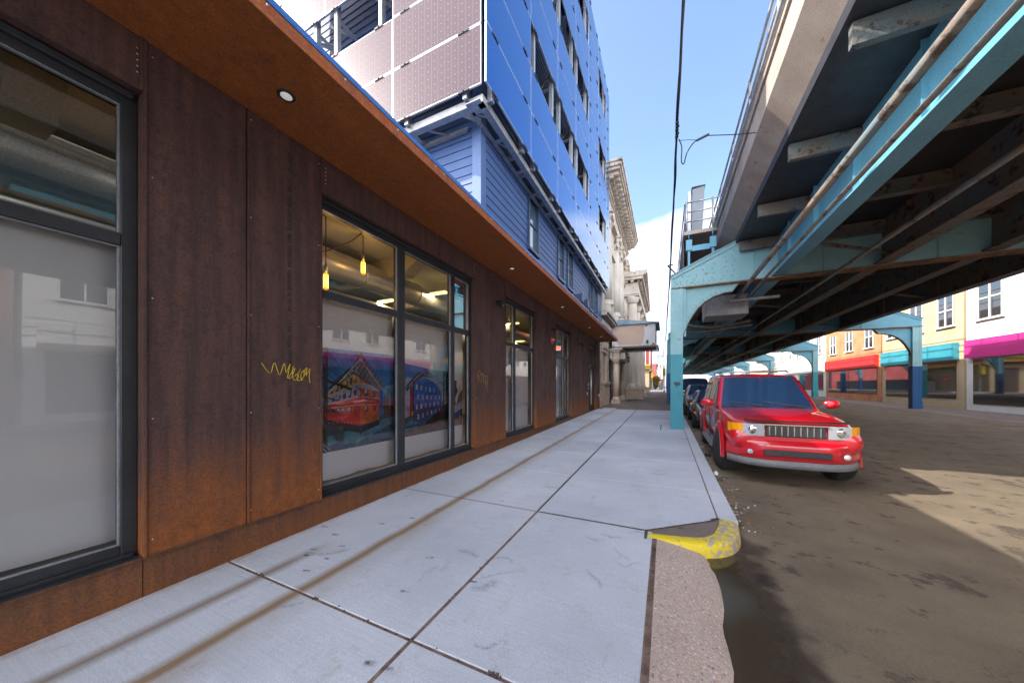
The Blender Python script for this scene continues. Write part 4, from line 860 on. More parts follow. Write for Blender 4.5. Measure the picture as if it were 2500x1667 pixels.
# marquee box
S_ = thing('marquee_box', 'faded beige rusting marquee box with little sheet roof over the bank porch', 'marquee', (-2, 24.4, 4.3))
mb = MB(); mb.box((-3.45, 24.0, 4.32), (-.62, 27.4, 5.78)); mb.build('sign_box', M['signbare'], S_)
mb = MB(); mb.prism([(-3.3, 5.70), (-1.32, 5.70), (-1.30, 5.1), (-1.42, 4.5), (-1.5, 4.42), (-3.0, 4.42), (-3.12, 4.7), (-3.28, 5.2)], lambda u, v: (u, 24.0, v), lambda u, v: (u, 23.994, v)); mb.build('painted_panel', M['signpanel'], S_)
mb = MB(); mb.box((-1.2, 23.99, 4.42), (-1.05, 23.999, 4.68)); mb.build('vent_slot', M['black'], S_)
mb = MB(); mb.box((-1.25, 23.985, 5.62), (-1.12, 23.999, 5.74)); mb.box((-.82, 23.985, 4.33), (-.66, 23.999, 4.45)); mb.box((-3.42, 23.985, 4.33), (-3.28, 23.999, 4.4)); mb.build('rust_patch', M['rustedge'], S_)
mb = MB(); mb.add([(-3.55, 23.85, 5.80), (-.38, 23.85, 5.80), (-.38, 27.6, 5.80), (-3.55, 27.6, 5.80), (-3.0, 23.85, 6.22), (-3.0, 27.6, 6.22), (-3.55, 23.85, 5.84), (-.38, 23.85, 5.84), (-.38, 27.6, 5.84), (-3.55, 27.6, 5.84)],
              [(0,3,2,1),(6,7,4),(7,8,5,4),(8,9,5),(9,6,4,5),(0,1,7,6),(1,2,8,7),(2,3,9,8),(3,0,6,9)]); mb.build('sheet_roof', M['bluesheet'], S_)
mb = MB(); mb.box((-3.5, 23.9, 4.20), (-.45, 23.98, 4.30)); mb.box((-.52, 23.98, 4.22), (-.44, 27.4, 4.30)); 
for i in range(5): mb.bar((-3.3, 24.2+i*.8, 4.26), (-.5, 24.2+i*.8, 4.24), .05, .06)
mb.build('support_frame', M['steelrusty'], S_)

# second classical building with fluted portico
L_ = thing('temple_front_bank', 'limestone building with fluted columns and a triangular pediment behind the marquee', 'building', (-3.6, 36, 0))
mb = MB(); mb.box((-16, 32.55, 0), (-3.9, 45.5, 11.5)); mb.box((-16, 32.6, 11.5), (-3.9, 45.4, 13)); mb.build('wall', M['stone'], L_)
mb = MB()
for yc in (31.4, 35.2, 39.2, 43.0):
    mb = MB(); mb.box((-3.3, yc-.62, .3), (-2.2, yc+.62, 1.42)); mb.lathe((-2.75, yc, 1.42), [(.58, 0), (.6, .1), (.52, .2), (.54, .28), (.48, .34)], 32)
    mb.lathe((-2.75, yc, 1.76), [(.47, 0), (.46, 3), (.40, 7.2)], 40, 'z', .07); mb.lathe((-2.75, yc, 8.96), [(.42, 0), (.5, .15), (.62, .45), (.62, .6)], 32); mb.box((-3.4, yc-.62, 9.56), (-2.1, yc+.62, 9.7))
    mb.build('fluted_column', M['stone'], L_)
mb = MB(); mb.box((-3.95, 30.7, 9.7), (-2.15, 44.0, 10.05)); mb.box((-3.95, 30.7, 10.05), (-2.22, 44.0, 10.7)); mb.build('entablature', M['stone'], L_, .01, 1)
mb = MB(); y = 30.7
while y < 43.9: mb.cut(); mb.box((-2.25, y, 10.7), (-1.95, y+.28, 10.88)); y += .55
for x in (-3.8, -3.3, -2.8): mb.cut(); mb.box((x, 30.4, 10.7), (x+.25, 30.7, 10.88))
mb.build_split('modillion', M['stonedirty'], L_)
mb = MB(); mb.box((-3.95, 30.3, 10.88), (-1.78, 44.3, 11.12))
f0 = lambda u, v: (-3.95, u, v); f1 = lambda u, v: (-1.75, u, v)
mb.prism([(30.2, 11.12), (37.3, 13.6), (44.4, 11.12), (44.4, 11.5), (37.3, 14.0), (30.2, 11.5)], f0, f1); mb.build('pediment', M['stonedirty'], L_)
mb = MB(); mb.prism([(30.9, 11.13), (43.7, 11.13), (37.3, 13.4)], lambda u, v: (-3.9, u, v), lambda u, v: (-2.2, u, v)); mb.box((-4.6, 29.2+3.6, 11.8), (-3.2, 34.0, 13.6)); mb.build('tympanum', M['stone'], L_)
mb = MB(); mb.box((-3.2, 30.05, .2), (-1.75, 30.75, 1.22)); mb.box((-3.25, 30.0, 1.22), (-1.7, 30.8, 1.34)); mb.box((-1.75, 34.5, .2), (-2.1, 40, .9)); mb.box((-2.9, 41.4, .2), (-1.72, 42.0, 1.3)); mb.box((-2.95, 41.35, 1.3), (-1.65, 42.05, 1.42)); mb.box((-3.2, 30.76, .2), (-1.9, 41.4, .75)); mb.build('stair_cheek_wall', M['stonewarm'], L_, .02, 2)
# corner house
Hh = thing('corner_house', 'red painted brick house above a tan and yellow ground floor at the far corner', 'house', (-4, 50, .7))
mb = MB(); mb.box((-16, 57.2, 3.95), (-2.35, 68, 9.0)); mb.build('upper_wall', M['brick'], Hh)
mb = MB(); mb.box((-16, 57.2, .5), (-2.5, 68, 3.95)); mb.box((-3.2, 57.0, .5), (-2.4, 57.19, 4.2)); mb.build('ground_floor_wall', M['tan'], Hh)
mb = MB(); mb.box((-7, 56.6, 4.3), (-2.3, 57.19, 4.75)); mb.box((-2.49, 57.2, 4.0), (-2.1, 68, 4.4)); mb.box((-7, 56.4, 4.75), (-2.2, 57.19, 5.0)); mb.build('shop_cornice', M['yel'], Hh)
mb = MB(); mb.box((-2.35, 57.0, 3.96), (-2.25, 57.6, 9.0)); mb.box((-3.0, 57.05, 4.9), (-2.9, 57.19, 9.1)); mb.build('drainpipe', M['whitep'], Hh)
mb = MB(); mb.box((-4.6, 57.1, .7), (-3.55, 57.19, 3.6)); mb.box((-3.42, 56.9, .7), (-3.30, 57.0, 4.2)); mb.build('doorway', M['wood'], Hh)
mb = MB(); mb.prism([(57.0, 9.0), (68.3, 9.0), (68.3, 9.3), (57.0, 9.3)], lambda u, v: (-16, u, v), lambda u, v: (-2.2, u, v)); mb.build('roof', M['darkmetal'], Hh)
# far buildings, left and right
def block(name, x0, x1, y0, y1, h, m, label, roofm=None, win=None, cat='building', arch=False, shop=None, face='x', group=None):
    t = thing(name, label, cat, ((x0+x1)/2, y0, slope(y0)), group)
    mb = MB(); mb.box((x0, y0, slope(y0)-.3), (x1, y1, h)); mb.build('wall', m, t)
    mb = MB(); xf = x0 if x0 > 0 else x1; s_ = -1 if x0 > 0 else 1
    mb.box((xf-.5*s_, y0-.06, h), (xf+.22*s_, y1+.06, h+.3)); mb.box((x0-.02, y0-.05, h+.001), (x1+.02, y1+.05, h+.12)); mb.build('cornice', roofm or M['stonedirty'], t)
    if win:
        n, rows_, wy, wz, zb = win; step = (y1-y0)/n
        for r in range(rows_):
            for i in range(n):
                yc = y0+step*(i+.5); z = zb+r*3.2; mb = MB(); mb.box((xf, yc-wy/2, z), (xf+.02*s_, yc+wy/2, z+wz))
                o = mb.build('window', M['darkglass'], t)
                mb = MB(); mb.box((xf+.021*s_, yc-wy/2-.12, z-.1), (xf+.14*s_, yc+wy/2+.12, z)); 
                for k in (-1, 0, 1): mb.box((xf+.021*s_, yc+k*(wy/2-.03)-.03, z), (xf+.06*s_, yc+k*(wy/2-.03)+.03, z+wz))
                mb.box((xf+.022*s_, yc-wy/2, z+wz/2-.03), (xf+.055*s_, yc+wy/2, z+wz/2+.03)); mb.build('window_frame', M['whitep'], o)
                if arch:
                    mb = MB(); mb.prism([(wy*.62*math.cos(PI*k/8), .42*math.sin(PI*k/8)) for k in range(9)], lambda u, v: (xf, yc+u, z+wz+v), lambda u, v: (xf+.12*s_, yc+u, z+wz+v)); mb.build('window_hood', mat('orange_hood', (.62, .28, .14), .7), t)
    if shop:
        mb = MB(); mb.box((xf, y0+.5, slope(y0)+.4), (xf+.03*s_, y1-.5, 3.0)); mb.build('shopfront', M['darkglass'], t)
        mb = MB(); mb.box((xf, y0+.3, 3.1), (xf+.25*s_, y1-.3, 4.1)); mb.build('shop_fascia', shop, t)
    return t
signw = mat('shop_sign_white', (.8, .78, .76), .6); signr = mat('shop_sign_red', (.6, .03, .03), .6); purple = mat('shop_sign_magenta', (.55, .03, .22), .6)
block('brick_shop_house', 15.6, 26, -9, 3.2, 9.8, M['brickwork'], 'red brick shop building with red sign board across the street', win=(4, 2, 1.3, 1.8, 4.9), shop=signr)
block('white_shop_house', 15.6, 26, 3.4, 12.5, 8.5, M['whitep'], 'white shop building with a white sign board across the street', win=(3, 1, 1.4, 1.9, 5.2), shop=signw)
block('cream_shop_house', 15.6, 26, 12.7, 28, 9.2, M['cream'], 'cream shop building with orange arched window hoods across the street', win=(5, 1, 1.5, 2.2, 5.2), arch=True, shop=purple)
block('tan_shop_house', 15.6, 26, 28.2, 36, 9.0, M['tan'], 'tan shop building with teal fascia across the street past the cream one', win=(3, 1, 1.3, 1.9, 5.2), shop=M['steelteal'])
block('orange_shop_house', 15.6, 26, 36.2, 46, 9.6, brickwork('orange_brick', (.56, .20, .07), (.62, .26, .11), (.5, .4, .3)), 'orange brick building seen under the railway', win=(3, 2, 1.3, 1.8, 4.8), shop=signr)
block('pale_shop_house', 15.6, 26, 46.2, 62, 9.2, M['cream'], 'pale building seen under the railway through the far arches', win=(5, 1, 1.3, 1.9, 5.2), shop=signw)
block('far_row_house', 15.6, 26, 62.2, 90, 10, M['stonewarm'], 'far pinkish building on the right side of the street', win=(8, 2, 1.3, 1.8, 4.4))
block('far_brick_house', -16, -2.3, 96, 112, 7.5, M['brick'], 'distant small red brick house at the end of the pavement', win=(4, 1, 1.2, 1.8, 4.4), cat='house')
block('far_grey_house', -16, -1.6, 118, 140, 8.5, M['stone'], 'most distant pale house at the end of the pavement', win=(5, 2, 1.2, 1.8, 2.6), cat='house')
mb = MB(); mb.box((-2.9, 72, .8), (-2.8, 95, 2.6)); mb.box((-16, 71.9, .8), (-2.8, 72, 2.6)); tag(mb.build('yard_fence', M['black']), 'black solid yard fence beside the shrub', 'fence')
# church spire far away
t = thing('church_steeple', 'thin pale church steeple far down the street', 'steeple', (-2.6, 150, 1))
mb = MB(); mb.box((-3.9, 149, 0), (-1.7, 151.2, 9)); mb.build('tower', M['stone'], t)
mb = MB(); mb.add([(-3.9, 149, 9), (-1.7, 149, 9), (-1.7, 151.2, 9), (-3.9, 151.2, 9), (-2.8, 150.1, 20.5)], [(0,1,4),(1,2,4),(2,3,4),(3,0,4),(0,3,2,1)]); mb.build('spire', M['bluesheet'], t)
# shrub
def shrub(cx, cy, z, rx, ry, h, n, label, seed):
    rnd = random.Random(seed); t = thing('shrub', label, 'shrub', (cx, cy, z)); st = MB(); lf = MB()
    for i in range(14):
        a = rnd.uniform(0, 2*PI); r = rnd.uniform(.2, 1); top = (cx+rx*r*math.cos(a), cy+ry*r*math.sin(a), z+h*rnd.uniform(.6, 1)); st.tube([(cx+.1*math.cos(a), cy+.1*math.sin(a), z), ((cx+top[0])/2+.1, (cy+top[1])/2, z+h*.45), top], [.04, .03, .01], 5)
    blobs = [(rnd.uniform(-.8, .8)*rx, rnd.uniform(-.8, .8)*ry, rnd.uniform(.25, .95)*h, rnd.uniform(.25, .5)) for _ in range(16)]
    for i in range(n):
        b = rnd.choice(blobs); d = Vector((rnd.gauss(0, 1), rnd.gauss(0, 1), rnd.gauss(0, 1))).normalized()*b[3]*rnd.uniform(.5, 1.1)
        p = Vector((cx+b[0], cy+b[1], z+b[2]))+d; u = Vector((rnd.gauss(0, 1), rnd.gauss(0, 1), rnd.gauss(0, 1))).normalized(); v = u.orthogonal().normalized(); s_ = rnd.uniform(.04, .10)
        lf.k = 1 if b[0] > 0 and rnd.random() < .7 else 0; lf.quad(p-u*s_, p-v*s_*.5, p+u*s_, p+v*s_*.5)
    st.build('stem', M['wood'], t); lf.build('foliage', [M['green'], M['green2']], t, fixn=False)
shrub(-1.75, 66, .95, 1.0, 1.4, 2.3, 5200, 'tall ragged yellowing shrub at the far end of the pavement', 3)

# utility poles
def pole(x, y, h, lean, label, arms=True, r=.15):
    z = slope(y)-.1; t = thing('utility_pole', label, 'utility pole', (x, y, z), None)
    mb = MB(); mb.tube([(x, y, z), (x+lean*.5, y, z+h/2), (x+lean, y, z+h)], [r, r*.85, r*.65], 12); mb.build('shaft', M['wood'], t)
    if arms:
        mb = MB(); mb.bar((x+lean-1.0, y-.1, z+h-.7), (x+lean+1.0, y-.1, z+h-.62), .1, .1); mb.bar((x+lean-.5, y-.1, z+h-.75), (x+lean, y-.1, z+h-1.2), .04, .04); mb.bar((x+lean+.5, y-.1, z+h-.7), (x+lean, y-.1, z+h-1.2), .04, .04)
        for k in (-.9, -.45, .45, .9): mb.lathe((x+lean+k, y-.1, z+h-.62), [(.03, 0), (.05, .05), (.03, .12)], 8)
        mb.build('crossarm', M['wood'], t)
    return t
pole(-2.52, 46.2, 12.0, -.42, 'dark leaning wooden utility pole behind the marquee box')
pole(-.55, 84, 8.5, 0, 'thin far utility pole on the right of the steeple', True, .10)
t = thing('street_sign', 'small pale blue street sign mounted on the leaning wooden pole', 'sign', (-2.5, 45.9, 3.2))
mb = MB(); mb.box((-2.72, 45.95, 2.96), (-2.48, 45.99, 3.34)); mb.build('plate', mat('sign_pale', (.6, .75, .78), .5), t); mb = MB(); mb.box((-2.66, 45.94, 3.08), (-2.54, 45.949, 3.2)); mb.build('symbol', M['steelteal'], t)
def signal(x, y, z, label, post=True, heads=1):
    t = thing('traffic_signal', label, 'traffic light', (x, y, slope(y)), None)
    if post:
        mb = MB(); mb.lathe((x, y, slope(y)-.02), [(.14, 0), (.14, .25), (.07, .3), (.06, z+.9-slope(y)), (.03, z+1.0-slope(y))], 12); mb.build('post', M['galv'], t)
    mb = MB(); mb.box((x-.17, y-.35, z-.5), (x+.17, y-.1, z+.5)); mb.build('signal_head', M['sigyel'], t, .02, 2)
    mb = MB()
    for k in (-.32, 0, .32): mb.lathe((x, y-.36, z+k), [(.13, 0), (.13, -.16)], 12, 'y')
    mb.build('visor', M['sigyel'], t)
    return t
signal(-.17, 47.2, 3.35, 'yellow traffic signal on a grey post near the blue railway columns')
signal(-3.25, 46.0, 3.7, 'yellow traffic signal head left of the leaning wooden pole', False)
signal(-1.95, 57.5, 3.35, 'yellow traffic signal on the far corner by the tan house')
t = thing('red_street_sign', 'small red and white round sign on a far post', 'sign', (-.52, 60, .8)); mb = MB(); mb.tube([(-.52, 60, .8), (-.52, 60, 2.6)], .03, 6); mb.build('post', M['galv'], t); mb = MB(); mb.lathe((-.52, 59.95, 2.4), [(.3, 0), (.3, -.02)], 8, 'y'); mb.build('plate', M['redplastic'], t); mb = MB(); mb.box((-.72, 59.92, 2.36), (-.32, 59.929, 2.44)); mb.build('stripe', M['whitep'], t)
t = thing('control_cabinet', 'grey metal control cabinet beyond the far signal post', 'cabinet', (-.75, 63, .9)); mb = MB(); mb.box((-1.1, 62.7, .85), (-.45, 63.3, 2.2)); mb.build('body', M['galv'], t, .02, 1); mb = MB(); mb.box((-1.04, 62.68, .95), (-.51, 62.7, 2.1)); mb.build('door', M['galv'], t)

# overhead cables
def sag(pts, n=8): 
    o = []; 
    for i in range(len(pts)-1):
        p0, p1, p2, p3 = (Vector(pts[max(i-1, 0)]), Vector(pts[i]), Vector(pts[i+1]), Vector(pts[min(i+2, len(pts)-1)]))
        for k in range(n): t = k/n; o.append(.5*((2*p1)+(-p0+p2)*t+(2*p0-5*p1+4*p2-p3)*t*t+(-p0+3*p1-3*p2+p3)*t**3))
    return o+[Vector(pts[-1])]
path = [(.30, -4, 8.9), (.26, 1.5, 7.9), (.225, 5.2, 7.0), (.20, 7.4, 6.52), (.18, 9.0, 6.1), (.145, 11.85, 5.5), (.10, 16.5, 5.32), (.02, 26.5, 5.2), (-.2, 40, 5.4), (-.4, 57, 5.4), (-.55, 83.8, 8.6)]
t = thing('overhead_cable_bundle', 'thick black bundle of overhead cables hanging along the kerb', 'cable', (.15, 11.85, 5.5))
P = sag(path, 10)
mb = MB(); mb.tube(P, .019, 8); mb.build('main_cable', M['cable'], t)
for k, (dx, dz, r) in enumerate(((.022, .012, .012), (-.016, .02, .010), (.006, -.024, .011))):
    mb = MB(); mb.tube([p+Vector((dx*math.cos(i*.35+k), 0, dz+.012*math.sin(i*.45+k))) for i, p in enumerate(P)], r, 6); mb.build('cable', M['cable'], t)
mb = MB()
for k in range(5): mb.lathe((.20+.01*(k % 2), 7.0+k*.07, 6.57-k*.018), [(.03, 0), (.035, .03), (.02, .05)], 7)
mb.build('splice', M['cable'], t)
mb = MB(); mb.tube(sag([(.24, 7.3, 6.47), (.29, 7.3, 6.30), (.285, 7.3, 6.02), (.33, 7.3, 5.96), (.38, 7.3, 6.15), (.50, 7.3, 6.32), (.62, 7.3, 6.36)], 5), .011, 6); mb.bar((.55, 7.3, 6.345), (.76, 7.3, 6.40), .035, .03); mb.tube([(.24, 7.3, 6.44), (.42, 7.3, 6.40), (.56, 7.3, 6.35)], .005, 5); mb.tube(sag([(.72, 7.3, 6.385), (1.6, 7.8, 6.5), (3.2, 9.5, 7.4), (4.2, 10.8, 8.2)], 6), .008, 6); mb.build('service_drop', M['cable'], t)
mb = MB(); mb.tube(sag([(-3.3, 30.5, 7.4), (-1.9, 40, 6.1), (-.4, 56, 5.3)], 6), .02, 5); mb.tube(sag([(-2.6, 46, 11.3), (2, 42, 9.6), (9, 30, 9)], 6), .015, 5); mb.tube(sag([(-2.6, 46.1, 10.9), (-1.5, 62, 8.6), (-.5, 84, 8)], 6), .015, 5); mb.tube(sag([(-3.42, 25.8, 7.6), (-3.0, 32, 7.0), (-2.6, 46, 8.9)], 6), .012, 5); mb.tube(sag([(-3.42, 25.8, 8.2), (-2.9, 33, 7.8), (-2.6, 46, 10.0)], 6), .012, 5)
tag(mb.build('street_wires', M['cable']), 'thin utility wires strung between the leaning pole and the buildings', 'wire')

# ================================================================== ELEVATED RAILWAY
R = thing('elevated_railway', 'riveted teal steel elevated railway with arched brackets and concrete deck along the street', 'elevated railway', (.34, 12.1, 0))
FXR = 12.2
def el_column(x, y, near, lowm, upm, zt=4.75, rivet=True, zsplit=2.58):
    z0 = slope(y)-.02; zs = z0+zsplit-.12
    mb = MB(); w_ = .175
    def seg(za, zb):
        mb.box((x-w_, y-.165, za), (x-w_+.09, y+.165, zb)); mb.box((x+w_-.09, y-.165, za), (x+w_, y+.165, zb)); mb.box((x-w_+.0895, y-.155, za), (x+w_-.0895, y+.155, zb)); mb.box((x-w_-.012, y+.10, za), (x+w_+.012, y+.18, zb)); mb.box((x-w_-.012, y-.18, za), (x-w_+.002, y-.10, zb))
    seg(z0, zs); mb.box((x-w_-.016, y-.184, z0), (x+w_+.016, y-.166, z0+.42)); mb.box((x-w_-.03, y-.2, z0), (x+w_+.03, y+.2, z0+.03))
    if rivet:
        z = z0+.1
        while z < zt:
            mb.dome((x-w_-.012, y-.14, z), .017, (-1, 0, 0)); mb.dome((x-w_-.012, y+.14, z), .017, (-1, 0, 0)); z += .16
    c_ = mb.build('column_lower_coat', lowm, None); 
    mb2 = MB(); m0 = mb; mb = mb2
    def seg2(za, zb):
        mb2.box((x-w_, y-.165, za), (x-w_+.09, y+.165, zb)); mb2.box((x+w_-.09, y-.165, za), (x+w_, y+.165, zb)); mb2.box((x-w_+.0895, y-.155, za), (x+w_-.0895, y+.155, zb)); mb2.box((x-w_-.012, y+.10, za), (x+w_+.012, y+.18, zb)); mb2.box((x-w_-.012, y-.18, za), (x-w_+.002, y-.10, zb))
    seg2(zs+.001, zt)
    return m0, mb2, c_
def column(x, y, lowm, upm, zsplit=2.58, label=None, rivet=True):
    m0, m1_, tmp = el_column(x, y, True, lowm, upm, zsplit=zsplit, rivet=rivet)
    bpy.data.objects.remove(tmp)
    nlow = len(m0.f); m0.add(m1_.v, m1_.f); m0.m[nlow:] = [1]*(len(m0.f)-nlow)
    return m0.build('column', [lowm, upm], R, label=label)
def bent(yc, matg, rivets, x0=.165, full=True):
    th = .012; zf = 4.75
    top = [(x0, 5.17), (2.05, 6.03), (10.5, 6.03), (FXR+.2, 5.17)]
    poly = [(x0, zf)]+top+[(FXR+.2, zf)]
    mb = MB(); Y0 = yc-.10; f0 = lambda u, v: (u, Y0, v); f1 = lambda u, v: (u, Y0+.03, v); mb.prism(poly, f0, f1)
    mb.prism(poly, lambda u, v: (u, yc+.10, v), lambda u, v: (u, yc+.13, v))
    for (a, b) in zip(top, top[1:]):    # top flange
        mb.bar((a[0], yc+.02, a[1]+.012), (b[0], yc+.02, b[1]+.012), .36, .024); mb.bar((a[0], yc-.12, a[1]-.06), (b[0], yc-.12, b[1]-.06), .02, .10)
    mb.box((x0-.005, yc-.16, zf-.03), (FXR+.2, yc+.2, zf-.001)) if False else None
    for x in (x0+.20, x0+.345, .72, 1.58): mb.box((x, Y0-.012, zf+.02), (x+.014, Y0, 5.1+(x-.165)*.45 if x < 2 else 5.9))
    for x in (2.4, 4.0, 6.2, 8.4, 10): mb.box((x, Y0-.03, zf+.02), (x+.02, Y0, 5.95))
    if rivets:
        for x in [x0+.05+.085*i for i in range(24)]:
            mb.dome((x, Y0, 5.10+(x-x0)*.455-.06), .026); 
        for x in [x0+.06+.16*i for i in range(13)]: mb.dome((x, Y0, zf+.06), .026); mb.dome((x+.07, Y0, zf+.14), .026)
        for x in (x0+.12, x0+.28, .62, .84, 1.08, 1.32, 1.66, 1.86):
            zt = 5.08+(x-x0)*.455; n = max(2, int((zt-zf-.2)/.15))
            for i in range(n): mb.dome((x+(.05 if i % 2 else 0), Y0, zf+.22+i*.15), .026)
    g = mb.build('cross_girder', matg, R)
    mb = MB(); mb.box((x0-.004, yc-.17, zf-.028), (FXR+.2, yc+.2, zf-.002)); mb.box((x0, yc-.165, zf-.0015), (FXR+.19, Y0-.013, zf+.012)); mb.build('bottom_flange', M['rustedge'], g)
    # arched knee brackets
    arc = [(.515, 3.16), (.56, 3.32), (.66, 3.58), (.78, 3.82), (.94, 4.06), (1.14, 4.24), (1.36, 4.37), (1.62, 4.45), (1.86, 4.475), (2.04, 4.72)]
    for s_, xo in ((1, 0), (-1, FXR+.365)):
        A = [(xo+s_*x, z) for x, z in arc]; mb = MB(); pl = A+[(xo+s_*.515, 4.72)]
        mb.prism(pl, lambda u, v: (u, yc-.045, v), lambda u, v: (u, yc-.025, v))
        mb.box((xo+s_*.515, yc-.12, 3.16), (xo+s_*.60, yc-.046, 4.72)) if s_ > 0 else None
        if rivets:
            for i in range(len(A)-2):
                a, b = A[i], A[i+1]
                for k in (0, .5): mb.dome((a[0]+(b[0]-a[0])*k-s_*.05, yc-.045, a[1]+(b[1]-a[1])*k+.07), .026)
            for i in range(9): mb.dome((xo+s_*.56, yc-.12, 3.3+i*.16), .013)
        kb = mb.build('knee_bracket', matg, R)
        mb = MB()
        for a, b in zip(A[:-1], A[1:]): mb.bar((a[0], yc-.03, a[1]-.01), (b[0], yc-.03, b[1]-.01), .2, .026)
        mb.build('arch_flange', M['steelrusty'], kb)
YB = [-13.9+13*i for i in range(1, 9)]          # -0.9, 12.1, 25.1 ...
YB = [-.9, 12.1, 25.2, 38.3, 51.4, 64.5, 77.6, 90.7, 103.8]
for i, y in enumerate(YB):
    near = y < 13
    lowm, upm = (M['steelteal'], M['steellight']) if near else ((M['steelnavy'], M['steelmid']) if i % 2 == 0 else (M['steelteal'], M['steelmid']))
    column(.335 if y < 20 else .28, y, lowm, upm, 2.58 if near else 2.2, rivet=y < 30); column(FXR, y, lowm, M['steellight'], 2.4, rivet=False)
    bent(y, M['steellight'] if near else M['steelmid'], y < 30)
mb = MB()
mb.box((.27, 11.931, 1.68), (.42, 11.934, 1.80)) ; mb.v = []; mb.f = []; mb.m = []; mb.sm = []
mb.quad(*[(.335+x, 11.912-.0+.0, 1.62+z) for x, z in [(-.10, .02), (-.06, .07), (.02, .05), (.08, .06), (.11, .0), (.06, -.07), (.01, -.05), (-.02, -.14), (-.04, -.05), (-.08, -.03)]])
mb.v = [(x, 11.9325, z) for x, y, z in mb.v]; mb.build('dark_scuff', mat('grey_paint_scuff', (.06, .08, .11), .7), R)
# stringers, decking, parapet
for x, d in ((3.0, .95), (5.2, .9), (7.1, .9), (9.1, .95)):
    mb = MB(); mb.box((x-.012, -12, 4.82), (x+.012, 108, 4.82+1.1)); mb.box((x-.17, -12, 4.79), (x+.17, 108, 4.82))
    for k in range(60):
        y = -11+k*1.65+.4
        if abs(x-3) < .1 or k % 2: mb.box((x-.09, y, 4.83), (x+.09, y+.015, 5.9))
    if x == 3.0:
        for k in range(120): mb.dome((x-.012, 6+k*.25, 4.93), .014, (-1, 0, 0))
    mb.build('stringer', M['steelmid'] if x < 4 else M['steelrusty'], R)
mb = MB()
for k in range(44):
    y = -10+k*2.18; mb.cut(); mb.box((2.02, y, 5.62), (10.35, y+.09, 5.9)); mb.box((2.9, y-.05, 5.58), (9.2, y+.14, 5.61))
    if k % 3 == 0: mb.bar((3.0, y+.3, 4.95), (5.2, y+2.0, 4.95), .08, .06); mb.bar((7.1, y+.3, 4.95), (9.1, y+2.0, 4.95), .08, .06)
mb.build_split('floor_beam', M['steelrusty'], R)
mb = MB(); mb.box((1.95, -12, 5.92), (10.4, 108, 6.25)); mb.build('track_deck', M['darkmetal'], R)
mb = MB(); f0 = lambda u, v: (u, -12, v); f1 = lambda u, v: (u, 108, v)
mb.prism([(1.95, 6.1), (1.6, 6.45), (1.6, 6.95), (1.95, 6.95)], f0, f1); mb.box((1.56, -12, 6.951), (1.98, 108, 7.03)); mb.cut(); mb.prism([(10.4, 6.1), (10.75, 6.45), (10.75, 6.95), (10.4, 6.95)], f0, f1); mb.build_split('parapet', M['elconc'], R)
mb = MB()
for xx in (1.66, 10.7):
    mb.cut()
    for z in (7.42, 7.78, 8.14): mb.tube([(xx, -12, z), (xx, 108, z)], .028, 6)
    for k in range(60): y = -11.4+k*2.0; mb.tube([(xx, y, 7.0), (xx, y, 8.17)], .032, 6)
mb.cut(); mb.tube([(1.54, -12, 7.1), (1.54, 60, 7.1)], .045, 8)
mb.build_split('deck_railing', M['galv'], R)
# side platform with railing at its near end
mb = MB(); mb.box((.58, 13.0, 6.86), (1.6, 44, 6.98)); mb.build('side_platform', M['elconc'], R)
mb = MB()
for z in (7.32, 7.66, 8.0): mb.tube([(.66, 13.04, z), (1.75, 13.04, z)], .026, 8)
for x in (.66, 1.47): mb.tube([(x, 13.04, 6.98), (x, 13.04, 8.03)], .034, 8)
for z in (7.32, 8.0): mb.tube([(.62, 13.04, z), (.62, 40, z)], .022, 6)
for k in range(12): mb.tube([(.62, 13.2+k*2.2, 6.98), (.62, 13.2+k*2.2, 8.0)], .026, 6)
mb.build('platform_railing', M['galv'], R)
mb = MB(); mb.box((.585, 13.5, 5.45), (.61, 44, 6.85)); mb.build('platform_skirt', M['steelrusty'], R)
mb = MB(); mb.add([(.94, 13.9, 7.0), (1.20, 13.9, 7.0), (1.26, 13.9, 7.75), (1.30, 13.9, 8.95), (.90, 13.9, 8.9), (.88, 13.9, 7.2), (.94, 14.4, 7.0), (1.20, 14.4, 7.0), (1.26, 14.4, 7.75), (1.30, 14.4, 8.95), (.90, 14.4, 8.9), (.88, 14.4, 7.2)],
              [(0,1,2,3,4,5),(11,10,9,8,7,6),(0,6,7,1),(1,7,8,2),(2,8,9,3),(3,9,10,4),(4,10,11,5),(5,11,6,0)]); mb.box((.88, 13.86, 8.95), (1.33, 14.45, 8.98)); mb.build('cabinet_panel', worn('grey_enclosure_paint', (.17, .19, .215), (.21, .23, .255), .5, 2), R, .008, 1)
mb = MB(); mb.box((.76, 13.92, 6.98), (.86, 14.1, 8.85)); mb.bar((.85, 13.9, 7.35), (1.12, 13.6, 7.0), .05, .04); mb.box((.68, 14.2, 6.98), (.76, 14.3, 8.3)); mb.build('panel_support', M['galv'], R)
mb = MB()
for x in (.72, 1.42): mb.box((x-.035, 12.6, 5.3), (x+.035, 12.7, 6.5)); mb.box((x-.09, 12.55, 6.15), (x+.09, 12.78, 6.5)); mb.tube([(x, 12.66, 6.5), (x, 12.66, 6.86)], .014, 6)
mb.box((.75, 12.6, 6.12), (1.4, 12.68, 6.30)); mb.bar((.5, 12.3, 5.42), (1.55, 12.3, 5.90), .14, .05); mb.build('platform_bracket', M['steelmid'], R)
mb = MB(); mb.box((1.35, 14.2, 3.9+.25), (2.7, 15.4, 4.9)); mb.box((2.0, 13.4, 4.45), (3.4, 13.5, 4.55)); mb.build('junction_housing', M['galv'], R, .02, 1)
